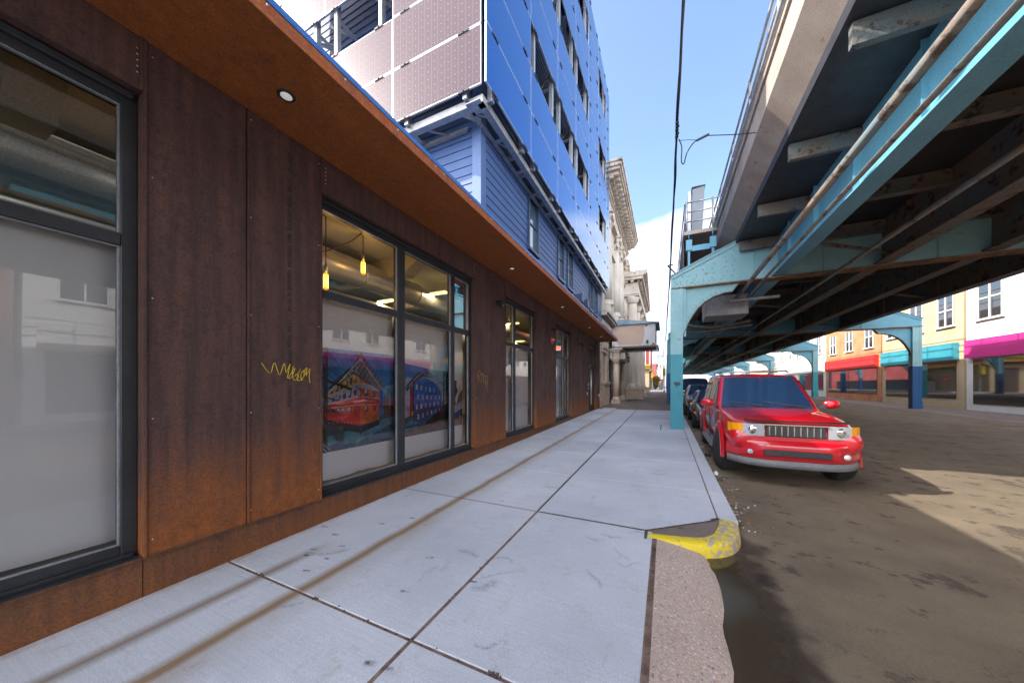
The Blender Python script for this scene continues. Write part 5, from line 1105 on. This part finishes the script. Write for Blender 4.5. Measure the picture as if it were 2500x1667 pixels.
mb = MB(); mb.tube(sag([(.6, 15.6, 4.3), (1.0, 15.5, 4.05), (1.8, 15.5, 3.95), (3, 15.5, 4.1)], 5), .05, 8); mb.tube(sag([(.55, 15.3, 3.9), (1.2, 15.3, 3.75), (3, 15.3, 3.9)], 5), .035, 8); mb.tube([(2.3, -10, 4.7), (2.3, 100, 4.7)], .06, 8); mb.tube([(2.55, -10, 4.6), (2.55, 100, 4.6)], .035, 8); mb.tube([(4.3, -10, 4.72), (4.3, 100, 4.72)], .05, 8); mb.build('conduit', M['steelrusty'], R)
mb = MB(); mb.bar((.06, 11.9, 5.51), (.30, 12.0, 5.24), .03, .03); mb.bar((.06, 11.86, 5.5), (.22, 11.84, 5.5), .03, .03); mb.build('cable_bracket', M['darkmetal'], R)
M['carglass'] = mat('car_windshield_glass', (.05, .12, .26), .03, .5, 1, 1)  # blue sky reflection put into the glass colour
# ================================================================== CARS
def bake(o):
    dg = bpy.context.evaluated_depsgraph_get(); me = bpy.data.meshes.new_from_object(o.evaluated_get(dg)); o.modifiers.clear(); o.data = me
def car(name, label, cat, x, y, paint, P, clad=None, group='cars parked along the kerb'):
    """local: +x forward, origin on the road under the middle; the car faces -Y, its +y side looks to -X"""
    T = thing(name, label, cat, (0, 0, 0), group)
    st = P['st']; prof = lambda s: [(s[0], 0, s[1]), (s[0], s[5]*.8, s[1]), (s[0], s[5]*.985, s[1]+.08), (s[0], s[4]*1.0, s[1]+(s[2]-s[1])*.42), (s[0], s[4]*.995, s[1]+(s[2]-s[1])*.70), (s[0], s[5]*.975, s[2]-.035), (s[0], s[5]*.93, s[2]+.0), (s[0], s[5]*.5, s[2]+s[3]*.8), (s[0], 0, s[2]+s[3])]
    mb = MB(); mb.smooth = True; ring = []
    for s in st:
        h = prof(s); ring.append(h+[(a, -b, c) for a, b, c in h[-2:0:-1]])
    n = len(ring[0]); mb.add([p for r in ring for p in r], [(i*n+k, i*n+(k+1) % n, (i+1)*n+(k+1) % n, (i+1)*n+k) for i in range(len(ring)-1) for k in range(n)]+[tuple(range(n))[::-1], tuple((len(ring)-1)*n+k for k in range(n))])
    body = mb.build('body', [paint, M['black']], T); s_ = body.modifiers.new('s', 'SUBSURF'); s_.levels = 2; bake(body)
    # wheel arches
    cut = MB(); 
    for wx_ in P['ax']:
        for sd_ in (1, -1): cut.lathe((wx_, sd_*(P['w']-.30), P['r']+.02), [(P['r']+.075, -.2), (P['r']+.075, .75)] if False else [(P['r']+.075, -.34), (P['r']+.075, .34)], 32, 'y')
    # lathe 'y' axis runs along +y
    co = cut.build('cutter', M['black']); co.data.polygons.foreach_set('material_index', [0]*len(co.data.polygons))
    b = body.modifiers.new('b', 'BOOLEAN'); b.operation = 'DIFFERENCE'; b.object = co; b.solver = 'EXACT'; bake(body); bpy.data.objects.remove(co)
    # greenhouse
    g = P['gh']; zb, zt = g['zb'], g['zt']; wb, wt = g['wb'], g['wt']
    def W_(z): return wb+(wt-wb)*(z-zb)/(zt-zb)
    mb = MB(); xr0, xr1, xf1, xf0 = g['x']                # rear bottom, rear top, front top, front bottom
    tops = [(xr1, wt), ((xr1+xf1)/2, wt*1.01), (xf1, wt)]
    vs = [(xr0, wb, zb), (xr0, -wb, zb), (xf0, -wb, zb), (xf0, wb, zb), (xr1, wt, zt-.02), (xr1, -wt, zt-.02), (xf1, -wt, zt-.02), (xf1, wt, zt-.02), ((xr1+xf1)/2, wt, zt+.01), ((xr1+xf1)/2, -wt, zt+.01), (xr1, 0, zt+.01), (xf1, 0, zt+.015), ((xr1+xf1)/2, 0, zt+.045)]
    mb.smooth = True
    mb.add(vs, [(0,1,5,10,4), (1,2,6,9,5), (2,3,7,11,6), (3,0,4,8,7), (4,10,12,8), (8,12,11,7), (10,5,9,12), (12,9,6,11)])
    gh = mb.build('cabin', paint, T); bv = gh.modifiers.new('b', 'BEVEL'); bv.width = P.get('bev', .07); bv.segments = 4; bv.limit_method = 'ANGLE'; bv.angle_limit = math.radians(25); bake(gh)
    # side windows
    for poly in g['win']:
        for sd_ in (1, -1):
            e = .007; q = [(px_, sd_*(W_(pz)+e), pz) for px_, pz in poly]; m_ = MB(); m_.quad(*q); q2 = [(a, b_-sd_*.02, c) for a, b_, c in q]; m_ = MB(); m_.add(q+q2, [tuple(range(len(q)))]+[(i, (i+1) % len(q), len(q)+(i+1) % len(q), len(q)+i) for i in range(len(q))])
            m_.build('side_window', M['darkglass'], T)
    def plane(xa, za, xb_, zb_, w0, w1, name, ins=.07, m=None, off=.01, t0=.06, t1=.93, par=None):
        d = Vector((xb_-xa, 0, zb_-za)); nrm = Vector((-d.z, 0, d.x)).normalized(); nrm = nrm if nrm.x*(1 if xa > 0 else -1) > 0 else -nrm
        A = Vector((xa, 0, za))+d*t0+nrm*off; B_ = Vector((xa, 0, za))+d*t1+nrm*off
        wa, wb_ = w0+(w1-w0)*t0-ins, w0+(w1-w0)*t1-ins
        vs = []; n_ = 8; bow = .03
        for pt, ww in ((A, wa), (B_, wb_)):
            for k in range(n_+1): u = -1+2*k/n_; vs.append((pt+nrm*0+Vector((0, u*ww, 0))).to_tuple())
        mm = MB(); mm.add(vs, [(k, k+1, n_+2+k, n_+1+k) for k in range(n_)]); return mm.build(name, m or M['carglass'], T, fixn=False)
    plane(xf0, zb, xf1, zt, wb, wt, 'windshield', .085); plane(xr0, zb, xr1, zt, wb, wt, 'rear_window', .12, None, .01, .12, .9)
    # wheels
    for i, wx_ in enumerate(P['ax']):
        for sd_ in (1, -1):
            c = (wx_, sd_*(P['w']-.115), P['r']); r = P['r']; hw = .125
            mb = MB(); mb.lathe(c, [(r*.62, -hw), (r*.93, -hw), (r*.985, -hw*.8), (r, -hw*.5), (r, hw*.5), (r*.985, hw*.8), (r*.93, hw), (r*.62, hw)], 40, 'y')
            for k in range(40):
                a = 2*PI*k/40; 
                for off in (-.075, -.025, .03, .08): mb.bar((c[0]+r*1.0*math.cos(a), c[1]+off-.018, c[2]+r*1.0*math.sin(a)), (c[0]+r*1.0*math.cos(a+.04), c[1]+off+.018, c[2]+r*1.0*math.sin(a+.04)), .035, .012, (math.cos(a), 0, math.sin(a)))
            wh = mb.build('wheel', M['rubber'], T)
            steer = P.get('steer', 0) if wx_ > 0 else 0
            if steer:
                Mx = Matrix.Translation(Vector((c[0], c[1], 0))) @ Matrix.Rotation(steer, 4, 'Z') @ Matrix.Translation(Vector((-c[0], -c[1], 0))); wh.matrix_local = Mx
            mb = MB(); o_ = sd_*hw*.75
            mb.lathe((c[0], c[1]+o_, c[2]), [(r*.62, sd_*.02), (r*.60, 0), (r*.52, -sd_*.05), (r*.2, -sd_*.03)], 30, 'y')
            for k in range(5):
                a = 2*PI*k/5; mb.bar((c[0]+r*.12*math.cos(a), c[1]+o_-sd_*.005, c[2]+r*.12*math.sin(a)), (c[0]+r*.57*math.cos(a), c[1]+o_, c[2]+r*.57*math.sin(a)), .07, .03, (0, 1, 0))
            mb.lathe((c[0], c[1]+o_, c[2]), [(r*.18, -sd_*.02), (r*.15, sd_*.015), (r*.05, sd_*.02)], 16, 'y'); mb.build('rim', M['alu'], wh)
    return T, W_
def place(T, x, y, rough=0):
    T.location = (x, y, slope(y)-.128); T.rotation_euler = (0, 0, -PI/2)
    T.rotation_euler = Euler((0, math.atan(.0155), -PI/2+rough))
def extras(T, P, paint, kind):
    F = P['st'][-1][0]; w_ = P['w']
    if kind == 'suv':
        lampglass = mat('headlamp_glass', (.42, .45, .48), .06, .2, .8, 1); amber = mat('amber_lens', (.95, .38, .01), .12, 0, .6, 1); grey = worn('grey_cladding', (.16, .16, .17), (.20, .20, .21), .6, 4); chrome = mat('chrome', (.75, .75, .76), .08, 1)
        for sd_ in (1, -1):
            def curve(u, off=0): return (F-.015-.10*max(0, (abs(u)-.45))**1.3*2.6+off, sd_*u)
            m_ = MB(); us = [.40, .5, .6, .68]; vs = []
            for u in us: x_, y_ = curve(u, .03); vs += [(x_, y_, .80), (x_, y_, 1.0)]
            m_.add(vs, [(2*i, 2*i+2, 2*i+3, 2*i+1) for i in range(3)]); h = m_.build('headlight', lampglass, T)
            m_ = MB(); us = [.68, .75, .81, .865]; vs = []
            for i, u in enumerate(us): x_ = F+.015-.10*max(0, (u-.45))**1.3*2.6-(.0, .02, .07, .19)[i]; vs += [(x_, sd_*u, .80), (x_, sd_*u, .995)]
            m_.add(vs, [(2*i, 2*i+2, 2*i+3, 2*i+1) for i in range(3)]); m_.build('turn_signal', amber, h)
            # mirror
            m_ = MB(); m_.smooth = True; c = (.62, sd_*1.03, 1.24); vs = []; fs = []
            for i in range(7):
                a = -PI/2+PI*i/6
                for k in range(12):
                    t = 2*PI*k/12; vs.append((c[0]+.075*math.sin(a)+.02*math.cos(t), c[1]+.135*math.cos(a)*math.cos(t), c[2]+.09*math.cos(a)*math.sin(t)))
            m_.add(vs, [(i*12+k, i*12+(k+1) % 12, (i+1)*12+(k+1) % 12, (i+1)*12+k) for i in range(6) for k in range(12)]); mi = m_.build('mirror', paint, T)
            m_ = MB(); m_.bar((.60, sd_*.84, 1.19), (.62, sd_*.95, 1.21), .10, .06); m_.build('mirror_arm', M['black'], mi)
            # fender flares
            for wx_ in P['ax']:
                m_ = MB(); m_.smooth = True; r = P['r']+.075; vs = []; n_ = 20
                for k in range(n_+1):
                    a = -.12+(PI+.24)*k/n_; ca, sa = math.cos(a), math.sin(a)
                    for rr, yy in ((r-.012, .84), (r-.012, .935), (r+.02, .955), (r+.075, .945), (r+.10, .90)): vs.append((wx_+rr*ca, sd_*yy, P['r']+.02+rr*sa))
                m_.add(vs, [(i*5+k, i*5+k+1, (i+1)*5+k+1, (i+1)*5+k) for i in range(n_) for k in range(4)]); m_.build('fender_flare', paint, T)
            # running board
            m_ = MB(); m_.add([(-.92, sd_*.80, .34), (.94, sd_*.80, .34), (.86, sd_*1.0, .33), (-.84, sd_*1.0, .33), (-.92, sd_*.80, .41), (.94, sd_*.80, .41), (.84, sd_*1.0, .385), (-.82, sd_*1.0, .385)], [(0,3,2,1),(4,5,6,7),(0,1,5,4),(1,2,6,5),(2,3,7,6),(3,0,4,7)])
            for k in range(5): m_.box((-.78, sd_*(.86+k*.028), .387), (.78, sd_*(.872+k*.028), .402))
            m_.build('running_board', grey, T, .01, 2)
            m_ = MB()
            for xx in (-.15, .95-.6-.65+.0):
                pass
            m_.build('x', grey, T) if False else None
            # doors: gaps and handles
            m_ = MB()
            for xx in (-.92, .02, .93-.0):
                m_.box((xx-.005, sd_*.905, .46), (xx+.005, sd_*.9285, 1.08))
            m_.build('door_gap', M['black'], T)
            for xx in (-.78, .16):
                m_ = MB(); m_.lathe((xx+.02, sd_*.90, .98), [(.055, 0), (.05, sd_*.03)], 14, 'y'); m_.build('door_handle', paint, T)
            m_ = MB(); m_.box((-2.2, sd_*.90, .60), (2.0, sd_*.945, .655)) if False else None
            # lower two tone band
            m_ = MB(); m_.box((-.92, sd_*.86, .40), (.94, sd_*.915, .47)); m_.build('sill_cladding', grey, T, .01, 1)
            m_ = MB(); m_.tube([(-1.85, sd_*.62, 1.87), (-1.7, sd_*.62, 1.92), (-.5, sd_*.62, 1.93), (-.3, sd_*.62, 1.88)], .018, 8)
            m_.build('roof_rail', chrome, T)
            # window trim and wind deflectors
        m_ = MB()
        for xx in (-1.6, -.65): m_.tube([(xx, -.62, 1.925), (xx, .62, 1.925)], .014, 8)
        m_.build('roof_crossbar', M['alu'], T)
        m_ = MB(); vs = []
        for k in range(13): u = -.66+1.32*k/12; x_ = F-.02-.16*abs(u)**2; vs += [(x_-.04, u, 1.045), (x_+.05, u, 1.065), (x_+.045, u, 1.035)]
        m_.add(vs, [(i*3+k, i*3+k+1, (i+1)*3+k+1, (i+1)*3+k) for i in range(12) for k in range(2)]); m_.build('hood_deflector', M['black'], T)
        m_ = MB(); m_.box((F-.01, -.38, .80), (F+.02, .38, .99)); gr = m_.build('grille', M['black'], T, .02, 2)
        m_ = MB()
        for k in range(9): m_.box((F+.021, -.34+k*.08, .82), (F+.03, -.325+k*.08, .97))
        m_.box((F+.02, -.40, .985), (F+.035, .40, 1.005)); m_.build('grille_bar', chrome, gr)
        m_ = MB(); vs = []; N_ = 16
        for k in range(N_+1):
            u = -1+2*k/N_; x_ = F+.09-.40*abs(u)**4; y_ = u*.88
            for xo, z in ((-.12, .74), (.0, .735), (.02, .66), (.01, .50), (-.02, .42), (-.15, .40)): vs.append((x_+xo, y_, z))
        m_.smooth = True; m_.add(vs, [(i*6+k, i*6+k+1, (i+1)*6+k+1, (i+1)*6+k) for i in range(N_) for k in range(5)]); m_.build('bumper', paint, T)
        m_ = MB(); vs = []
        for k in range(N_+1):
            u = -1+2*k/N_; x_ = F+.085-.40*abs(u)**4; y_ = u*.87
            for xo, z in ((-.02, .43), (.02, .42), (.015, .32), (-.1, .29)): vs.append((x_+xo, y_, z))
        m_.smooth = True; m_.add(vs, [(i*4+k, i*4+k+1, (i+1)*4+k+1, (i+1)*4+k) for i in range(N_) for k in range(3)]); m_.build('lower_valance', grey, T)
        m_ = MB(); m_.box((F+.10, -.42, .50), (F+.118, .42, .60)); m_.build('air_intake', M['black'], T, .02, 2)
        for sd_ in (1, -1):
            m_ = MB(); m_.lathe((F+.07, sd_*.60, .55), [(.042, 0), (.040, .02), (.02, .024)], 16, 'x'); m_.build('fog_lamp', lampglass, T)
            m_ = MB(); m_.lathe((F-.01, sd_*.53, .90), [(.085, 0), (.075, .012), (.03, .02)], 18, 'x'); m_.build('lamp_reflector', chrome, T)
        # wipers on the screen
        m_ = MB(); m_.bar((.62, .62, 1.19), (.50, -.02, 1.27), .018, .02); m_.bar((.62, -.05, 1.19), (.50, -.64, 1.27), .018, .02); m_.build('wiper', M['black'], T)
        m_ = MB(); m_.box((.52, -.76, 1.10), (.70, .76, 1.155)); m_.build('cowl', M['black'], T, .01, 1)
    else:
        amber = mat('amber_marker', (.9, .3, .01), .2, 0, .5, 1)
        for sd_ in (1, -1):
            m_ = MB(); m_.box((F-.08, sd_*.38, P['hz']-.07), (F+.012, sd_*.72, P['hz']+.06)); m_.build('headlight', mat('lamp_lens', (.6, .62, .65), .1, 0, .6, 1), T, .02, 2)
            m_ = MB(); m_.box((F-.42, sd_*(w_-.075), P['hz']-.055), (F-.22, sd_*(w_-.005), P['hz']+.01)); m_.build('side_marker', amber, T, .01, 1)
            m_ = MB(); m_.box((P['gh']['x'][3]-.30, sd_*(w_-.04), P['gh']['zb']-.01), (P['gh']['x'][3]-.16, sd_*(w_+.14), P['gh']['zb']+.12)); m_.build('mirror', paint, T, .03, 3)
            m_ = MB(); m_.box((P['ax'][1]+.42, sd_*(w_-.04), P['gh']['zb']-.5), (P['ax'][1]+.425, sd_*(w_-.0005), P['gh']['zb']-.04)); m_.box((P['ax'][0]-.45, sd_*(w_-.04), P['gh']['zb']-.5), (P['ax'][0]-.445, sd_*(w_-.0005), P['gh']['zb']-.04)); m_.build('door_gap', M['black'], T)
        m_ = MB(); m_.box((F-.05, -w_*.92, .36), (F+.07, w_*.92, .52)); m_.build('bumper', M['black'], T, .03, 3)
        m_ = MB(); m_.box((F-.05, -.33, P['hz']-.06), (F+.012, .33, P['hz']+.05)); m_.build('grille', M['black'], T, .01, 1)
SUV = dict(st=[(-2.32, .52, .98, .02, .78, .72), (-2.27, .44, 1.08, .02, .87, .82), (-2.1, .42, 1.12, .02, .905, .87), (-1.4, .42, 1.13, .02, .925, .89), (-.4, .42, 1.13, .02, .925, .895), (.6, .42, 1.135, .03, .925, .89), (.85, .42, 1.12, .05, .92, .875), (1.5, .42, 1.09, .055, .915, .85), (2.0, .42, 1.04, .05, .895, .80), (2.22, .44, 1.0, .045, .87, .74), (2.30, .48, .95, .035, .82, .66), (2.33, .55, .88, .02, .72, .58)],
    ax=(1.43, -1.43), r=.375, steer=.16, w=.925, gh=dict(zb=1.11, zt=1.83, wb=.865, wt=.70, x=(-2.28, -2.12, -.12, .66),
    win=[]), bev=.06)
SUV['gh']['win'] = [[(.52, 1.17), (0, 1.17), (0, 1.66), (-.06, 1.71)], [(-.06, 1.17), (-.86, 1.17), (-.92, 1.71), (-.12, 1.71)], [(-.99, 1.18), (-1.98, 1.18), (-1.94, 1.69), (-1.03, 1.71)]]
redp = carpaint('red_car_paint', (.50, .004, .014))
T, W_ = car('parked_car', 'red four door SUV with roof rack parked at the kerb, nearest car', 'car', 0, 0, redp, SUV); extras(T, SUV, redp, 'suv'); place(T, 1.86, 8.95)
SED = dict(st=[(-2.25, .45, .78, .02, .74, .70), (-2.18, .36, .86, .02, .82, .76), (-1.8, .30, .92, .03, .86, .80), (-.9, .28, .90, .03, .87, .82), (.5, .28, .90, .03, .87, .82), (1.0, .28, .87, .05, .865, .80), (1.7, .28, .78, .05, .84, .76), (2.1, .32, .70, .04, .80, .70), (2.22, .38, .62, .02, .72, .62)],
    ax=(1.38, -1.30), r=.315, w=.87, hz=.62, gh=dict(zb=.88, zt=1.33, wb=.80, wt=.58, x=(-1.65, -1.0, .05, .85), win=[[(.58, .92), (-.25, .92), (-.25, 1.27), (.06, 1.27)], [(-.32, .92), (-1.2, .92), (-.88, 1.26), (-.32, 1.27)]]), bev=.08)
def sedan(label, col, x, y, P=SED, cat='car', nm='parked_car', fl=.2):
    p = carpaint('car_paint', col, fl); T, _ = car(nm, label, cat, 0, 0, p, P); extras(T, P, p, 's'); place(T, x, y); return T
sedan('dark maroon coupe parked directly behind the red SUV', (.055, .018, .022), 1.76, 14.9)
SD2 = dict(SED); SD2['gh'] = dict(SED['gh']); SD2['gh'].update(zt=1.48, zb=.95); SD2['st'] = [(a, b, c+.07, d, e, f) for a, b, c, d, e, f in SED['st']]
sedan('silver car with bright blue windshield reflection, third from the front', (.30, .33, .38), 1.72, 19.6, SD2, fl=.6)
VAN = dict(SUV); VAN['hz'] = .86
sedan('black sport utility vehicle parked fourth in the row', (.012, .014, .018), 1.8, 25.3, VAN)
sedan('dark blue SUV parked farthest along the kerb', (.015, .025, .06), 1.85, 31.2, VAN)

# litter in the gutter
t = thing('drink_can', 'crushed white and silver drink can in the gutter by the front tyre', 'can', (.86, 7.0, slope(7)-.12))
zc = slope(7)-.095; mb = MB(); mb.lathe((.83, 6.95, zc), [(.024, -.06), (.032, -.05), (.031, 0), (.027, .02), (.032, .05), (.025, .06)], 14, 'y'); mb.build('body', M['whitep'], t)
mb = MB(); mb.lathe((.83, 6.95, zc), [(.022, .061), (.02, .063)], 14, 'y'); mb.build('lid', M['alu'], t)
t = thing('black_cup', 'small black crumpled cup in the gutter beyond the can', 'litter', (.86, 8.6, slope(8.6)-.12)); zc = slope(8.6)-.09
mb = MB(); mb.lathe((.86, 8.6, zc), [(.03, -.05), (.035, 0), (.045, .05)], 9, 'x'); mb.build('body', M['black'], t); mb = MB(); mb.lathe((.86, 8.6, zc), [(.046, .05), (.046, .058)], 9, 'x'); mb.build('rim', M['navy'], t)
rnd = random.Random(5); mb = MB()
for i in range(420):
    y = 4.5+rnd.random()**1.3*16; x = .76+abs(rnd.gauss(0, .16)); z = slope(y)-.122; s_ = rnd.uniform(.008, .028); a = rnd.uniform(0, PI); mb.k = rnd.choice((0, 0, 1, 2))
    u = Vector((math.cos(a), math.sin(a), rnd.uniform(0, .5)))*s_; v = Vector((-math.sin(a), math.cos(a), 0))*s_*.6; p = Vector((x, y, z)); mb.quad(p-u, p-v, p+u, p+v)
for i in range(160):
    y = rnd.uniform(19.2, 46); x = rnd.uniform(-3.3, .3); z = slope(y)-.006; s_ = rnd.uniform(.015, .05); a = rnd.uniform(0, PI); mb.k = rnd.choice((0, 2, 2, 3)); u = Vector((math.cos(a), math.sin(a), .1))*s_; v = Vector((-math.sin(a), math.cos(a), 0))*s_*.6; p = Vector((x, y, z)); mb.quad(p-u, p-v, p+u, p+v)
o = mb.build('leaf_litter', [mat('dead_leaf', (.16, .075, .02), .8), mat('orange_leaf', (.42, .17, .03), .8), mat('paper_scrap', (.6, .58, .55), .8), mat('dark_scrap', (.05, .04, .04), .8)], fixn=False); o['kind'] = 'stuff'
rnd = random.Random(9); mb = MB()
for i in range(46):     # crumbs and dark clods in the pavement joints
    if rnd.random() < .6: x = rnd.uniform(-3.4, -.2); y = 1.56+rnd.gauss(0, .012)
    else: y = rnd.uniform(1, 3.6); x = -1.43+rnd.gauss(0, .01)
    s_ = rnd.uniform(.003, .008); mb.lathe((x, y, slope(y)-.004), [(s_, 0), (s_*.9, s_*.7), (s_*.3, s_)], 6)
for cx in (-2.35, -.86, -3.05):
    for k in range(9): x = cx+rnd.gauss(0, .018); y = 1.56+rnd.gauss(0, .008); s_ = rnd.uniform(.004, .01); mb.lathe((x, y, slope(y)-.002), [(s_, 0), (s_*.9, s_*.8), (s_*.3, s_*1.2)], 6)
o = mb.build('joint_debris', M['jointdark']); o['kind'] = 'stuff'

# scuffs, heel marks and gum trodden into the pale slabs: thin worn films on the concrete
def film(name, col, dens, scale):
    m = bpy.data.materials.new(name); m.use_nodes = True; t = m.node_tree; b = bs(m); b.inputs['Base Color'].default_value = (*col, 1); b.inputs['Roughness'].default_value = .8
    o = [n for n in t.nodes if n.type == 'OUTPUT_MATERIAL'][0]; mx = N(t, 'ShaderNodeMixShader'); tr = N(t, 'ShaderNodeBsdfTransparent')
    uv = xyz(t, N(t, 'ShaderNodeUVMap').outputs[0]); edge = math2(t, 'MULTIPLY', math2(t, 'SUBTRACT', 1, math2(t, 'ABSOLUTE', math2(t, 'MULTIPLY_ADD', uv[0], 2, -1))), math2(t, 'SUBTRACT', 1, math2(t, 'POWER', math2(t, 'ABSOLUTE', math2(t, 'MULTIPLY_ADD', uv[1], 2, -1)), 3)))
    n = noise(t, coords(t, (1, 1, 1), 'World'), scale, 6, .75)
    f = math2(t, 'MULTIPLY', math2(t, 'MULTIPLY', edge, mrange(t, n, .38, .62)), dens)
    t.links.new(f, mx.inputs[0]); t.links.new(tr.outputs[0], mx.inputs[1]); t.links.new(b.outputs[0], mx.inputs[2]); t.links.new(mx.outputs[0], o.inputs[0]); return m
def film_obj(strokes, m, name, h):
    V_ = []; F_ = []; U_ = []
    for L, wd in strokes:
        P = sm(L, 6); n = len(P)
        for i, (x, y) in enumerate(P):
            a, b = P[max(i-1, 0)], P[min(i+1, n-1)]; d = Vector((b[0]-a[0], b[1]-a[1], 0)).normalized(); q = Vector((-d.y, d.x, 0))*wd/2
            V_ += [(x-q.x, y-q.y, slope(y)+h), (x+q.x, y+q.y, slope(y)+h)]; U_ += [(0, i/(n-1)), (1, i/(n-1))]
            if i: k = len(V_)-4; F_.append((k, k+1, k+3, k+2))
    me = bpy.data.meshes.new(name); me.from_pydata(V_, [], F_); me.materials.append(m); uv = me.uv_layers.new(name='UVMap')
    for l in me.loops: uv.data[l.index].uv = U_[l.vertex_index]
    o = bpy.data.objects.new(name, me); COL.objects.link(o); o['kind'] = 'structure'; return o
S = [([(-.45, 3.22), (-.37, 3.13), (-.28, 3.07)], .05), ([(-.43, 3.03), (-.32, 2.94), (-.26, 3.02), (-.15, 3.08)], .03), ([(-.62, 2.78), (-.54, 2.69), (-.48, 2.64), (-.45, 2.55)], .06), ([(-.35, 3.6), (-.27, 3.68), (-.19, 3.66)], .06),
     ([(-1.4, 2.45), (-1.44, 2.54), (-1.37, 2.62), (-1.27, 2.64), (-1.21, 2.57)], .05), ([(-1.79, 2.58), (-1.63, 2.58), (-1.54, 2.54)], .10), ([(-1.38, 2.26), (-1.25, 2.4), (-1.07, 2.54)], .035), ([(-.62, 3.5), (-.5, 3.44), (-.40, 3.5)], .09), ([(-.75, 3.35), (-.6, 3.3)], .08)]
rnd = random.Random(21)
for _ in range(11):
    x, y = rnd.uniform(-3.2, .45), rnd.uniform(1.0, 11)
    if y < 4.4 and x > -.25: continue
    a = rnd.uniform(-.6, .6); l = rnd.uniform(.1, .35)*(1+y*.15); S.append(([(x, y), (x+l*.5*math.cos(a), y+l*.5*math.sin(a)+rnd.uniform(-.05, .05)), (x+l*math.cos(a+.3), y+l*math.sin(a+.3))], rnd.uniform(.03, .12)*(1+y*.1)))
film_obj(S, film('grey_scuff_film', (.16, .17, .21), .40, 38), 'sidewalk_scuffs', .0012)
S = [([(.28, 5.05), (.20, 5.03)], .05), ([(.19, 3.97), (.11, 3.95)], .06)]
for x, y in [(-1.52, 1.33), (-1.4, 1.34), (-1.39, 2.22), (-1.94, 2.36), (-2.7, 2.96), (-3.42, 2.38), (-3.06, 2.01), (-2.76, 1.76), (-2.86, 2.17), (-3.14, 2.3), (-2.6, 3.3), (-2.9, 2.7), (-1.8, 1.9)]: S.append(([(x-.04, y-.012), (x+.04, y+.012)], rnd.uniform(.03, .06)))
for _ in range(22): x, y = rnd.uniform(-3.4, .4), rnd.uniform(1.2, 12); l = rnd.uniform(.01, .035); S.append(([(x-l, y), (x+l, y+.01)], l*1.3))
S = [s for s in S if not (s[0][0][1] < 3.7 and s[0][0][0] > -.2)]
film_obj(S, film('brown_gum_film', (.12, .08, .06), 1.0, 20), 'sidewalk_spots', .0018)
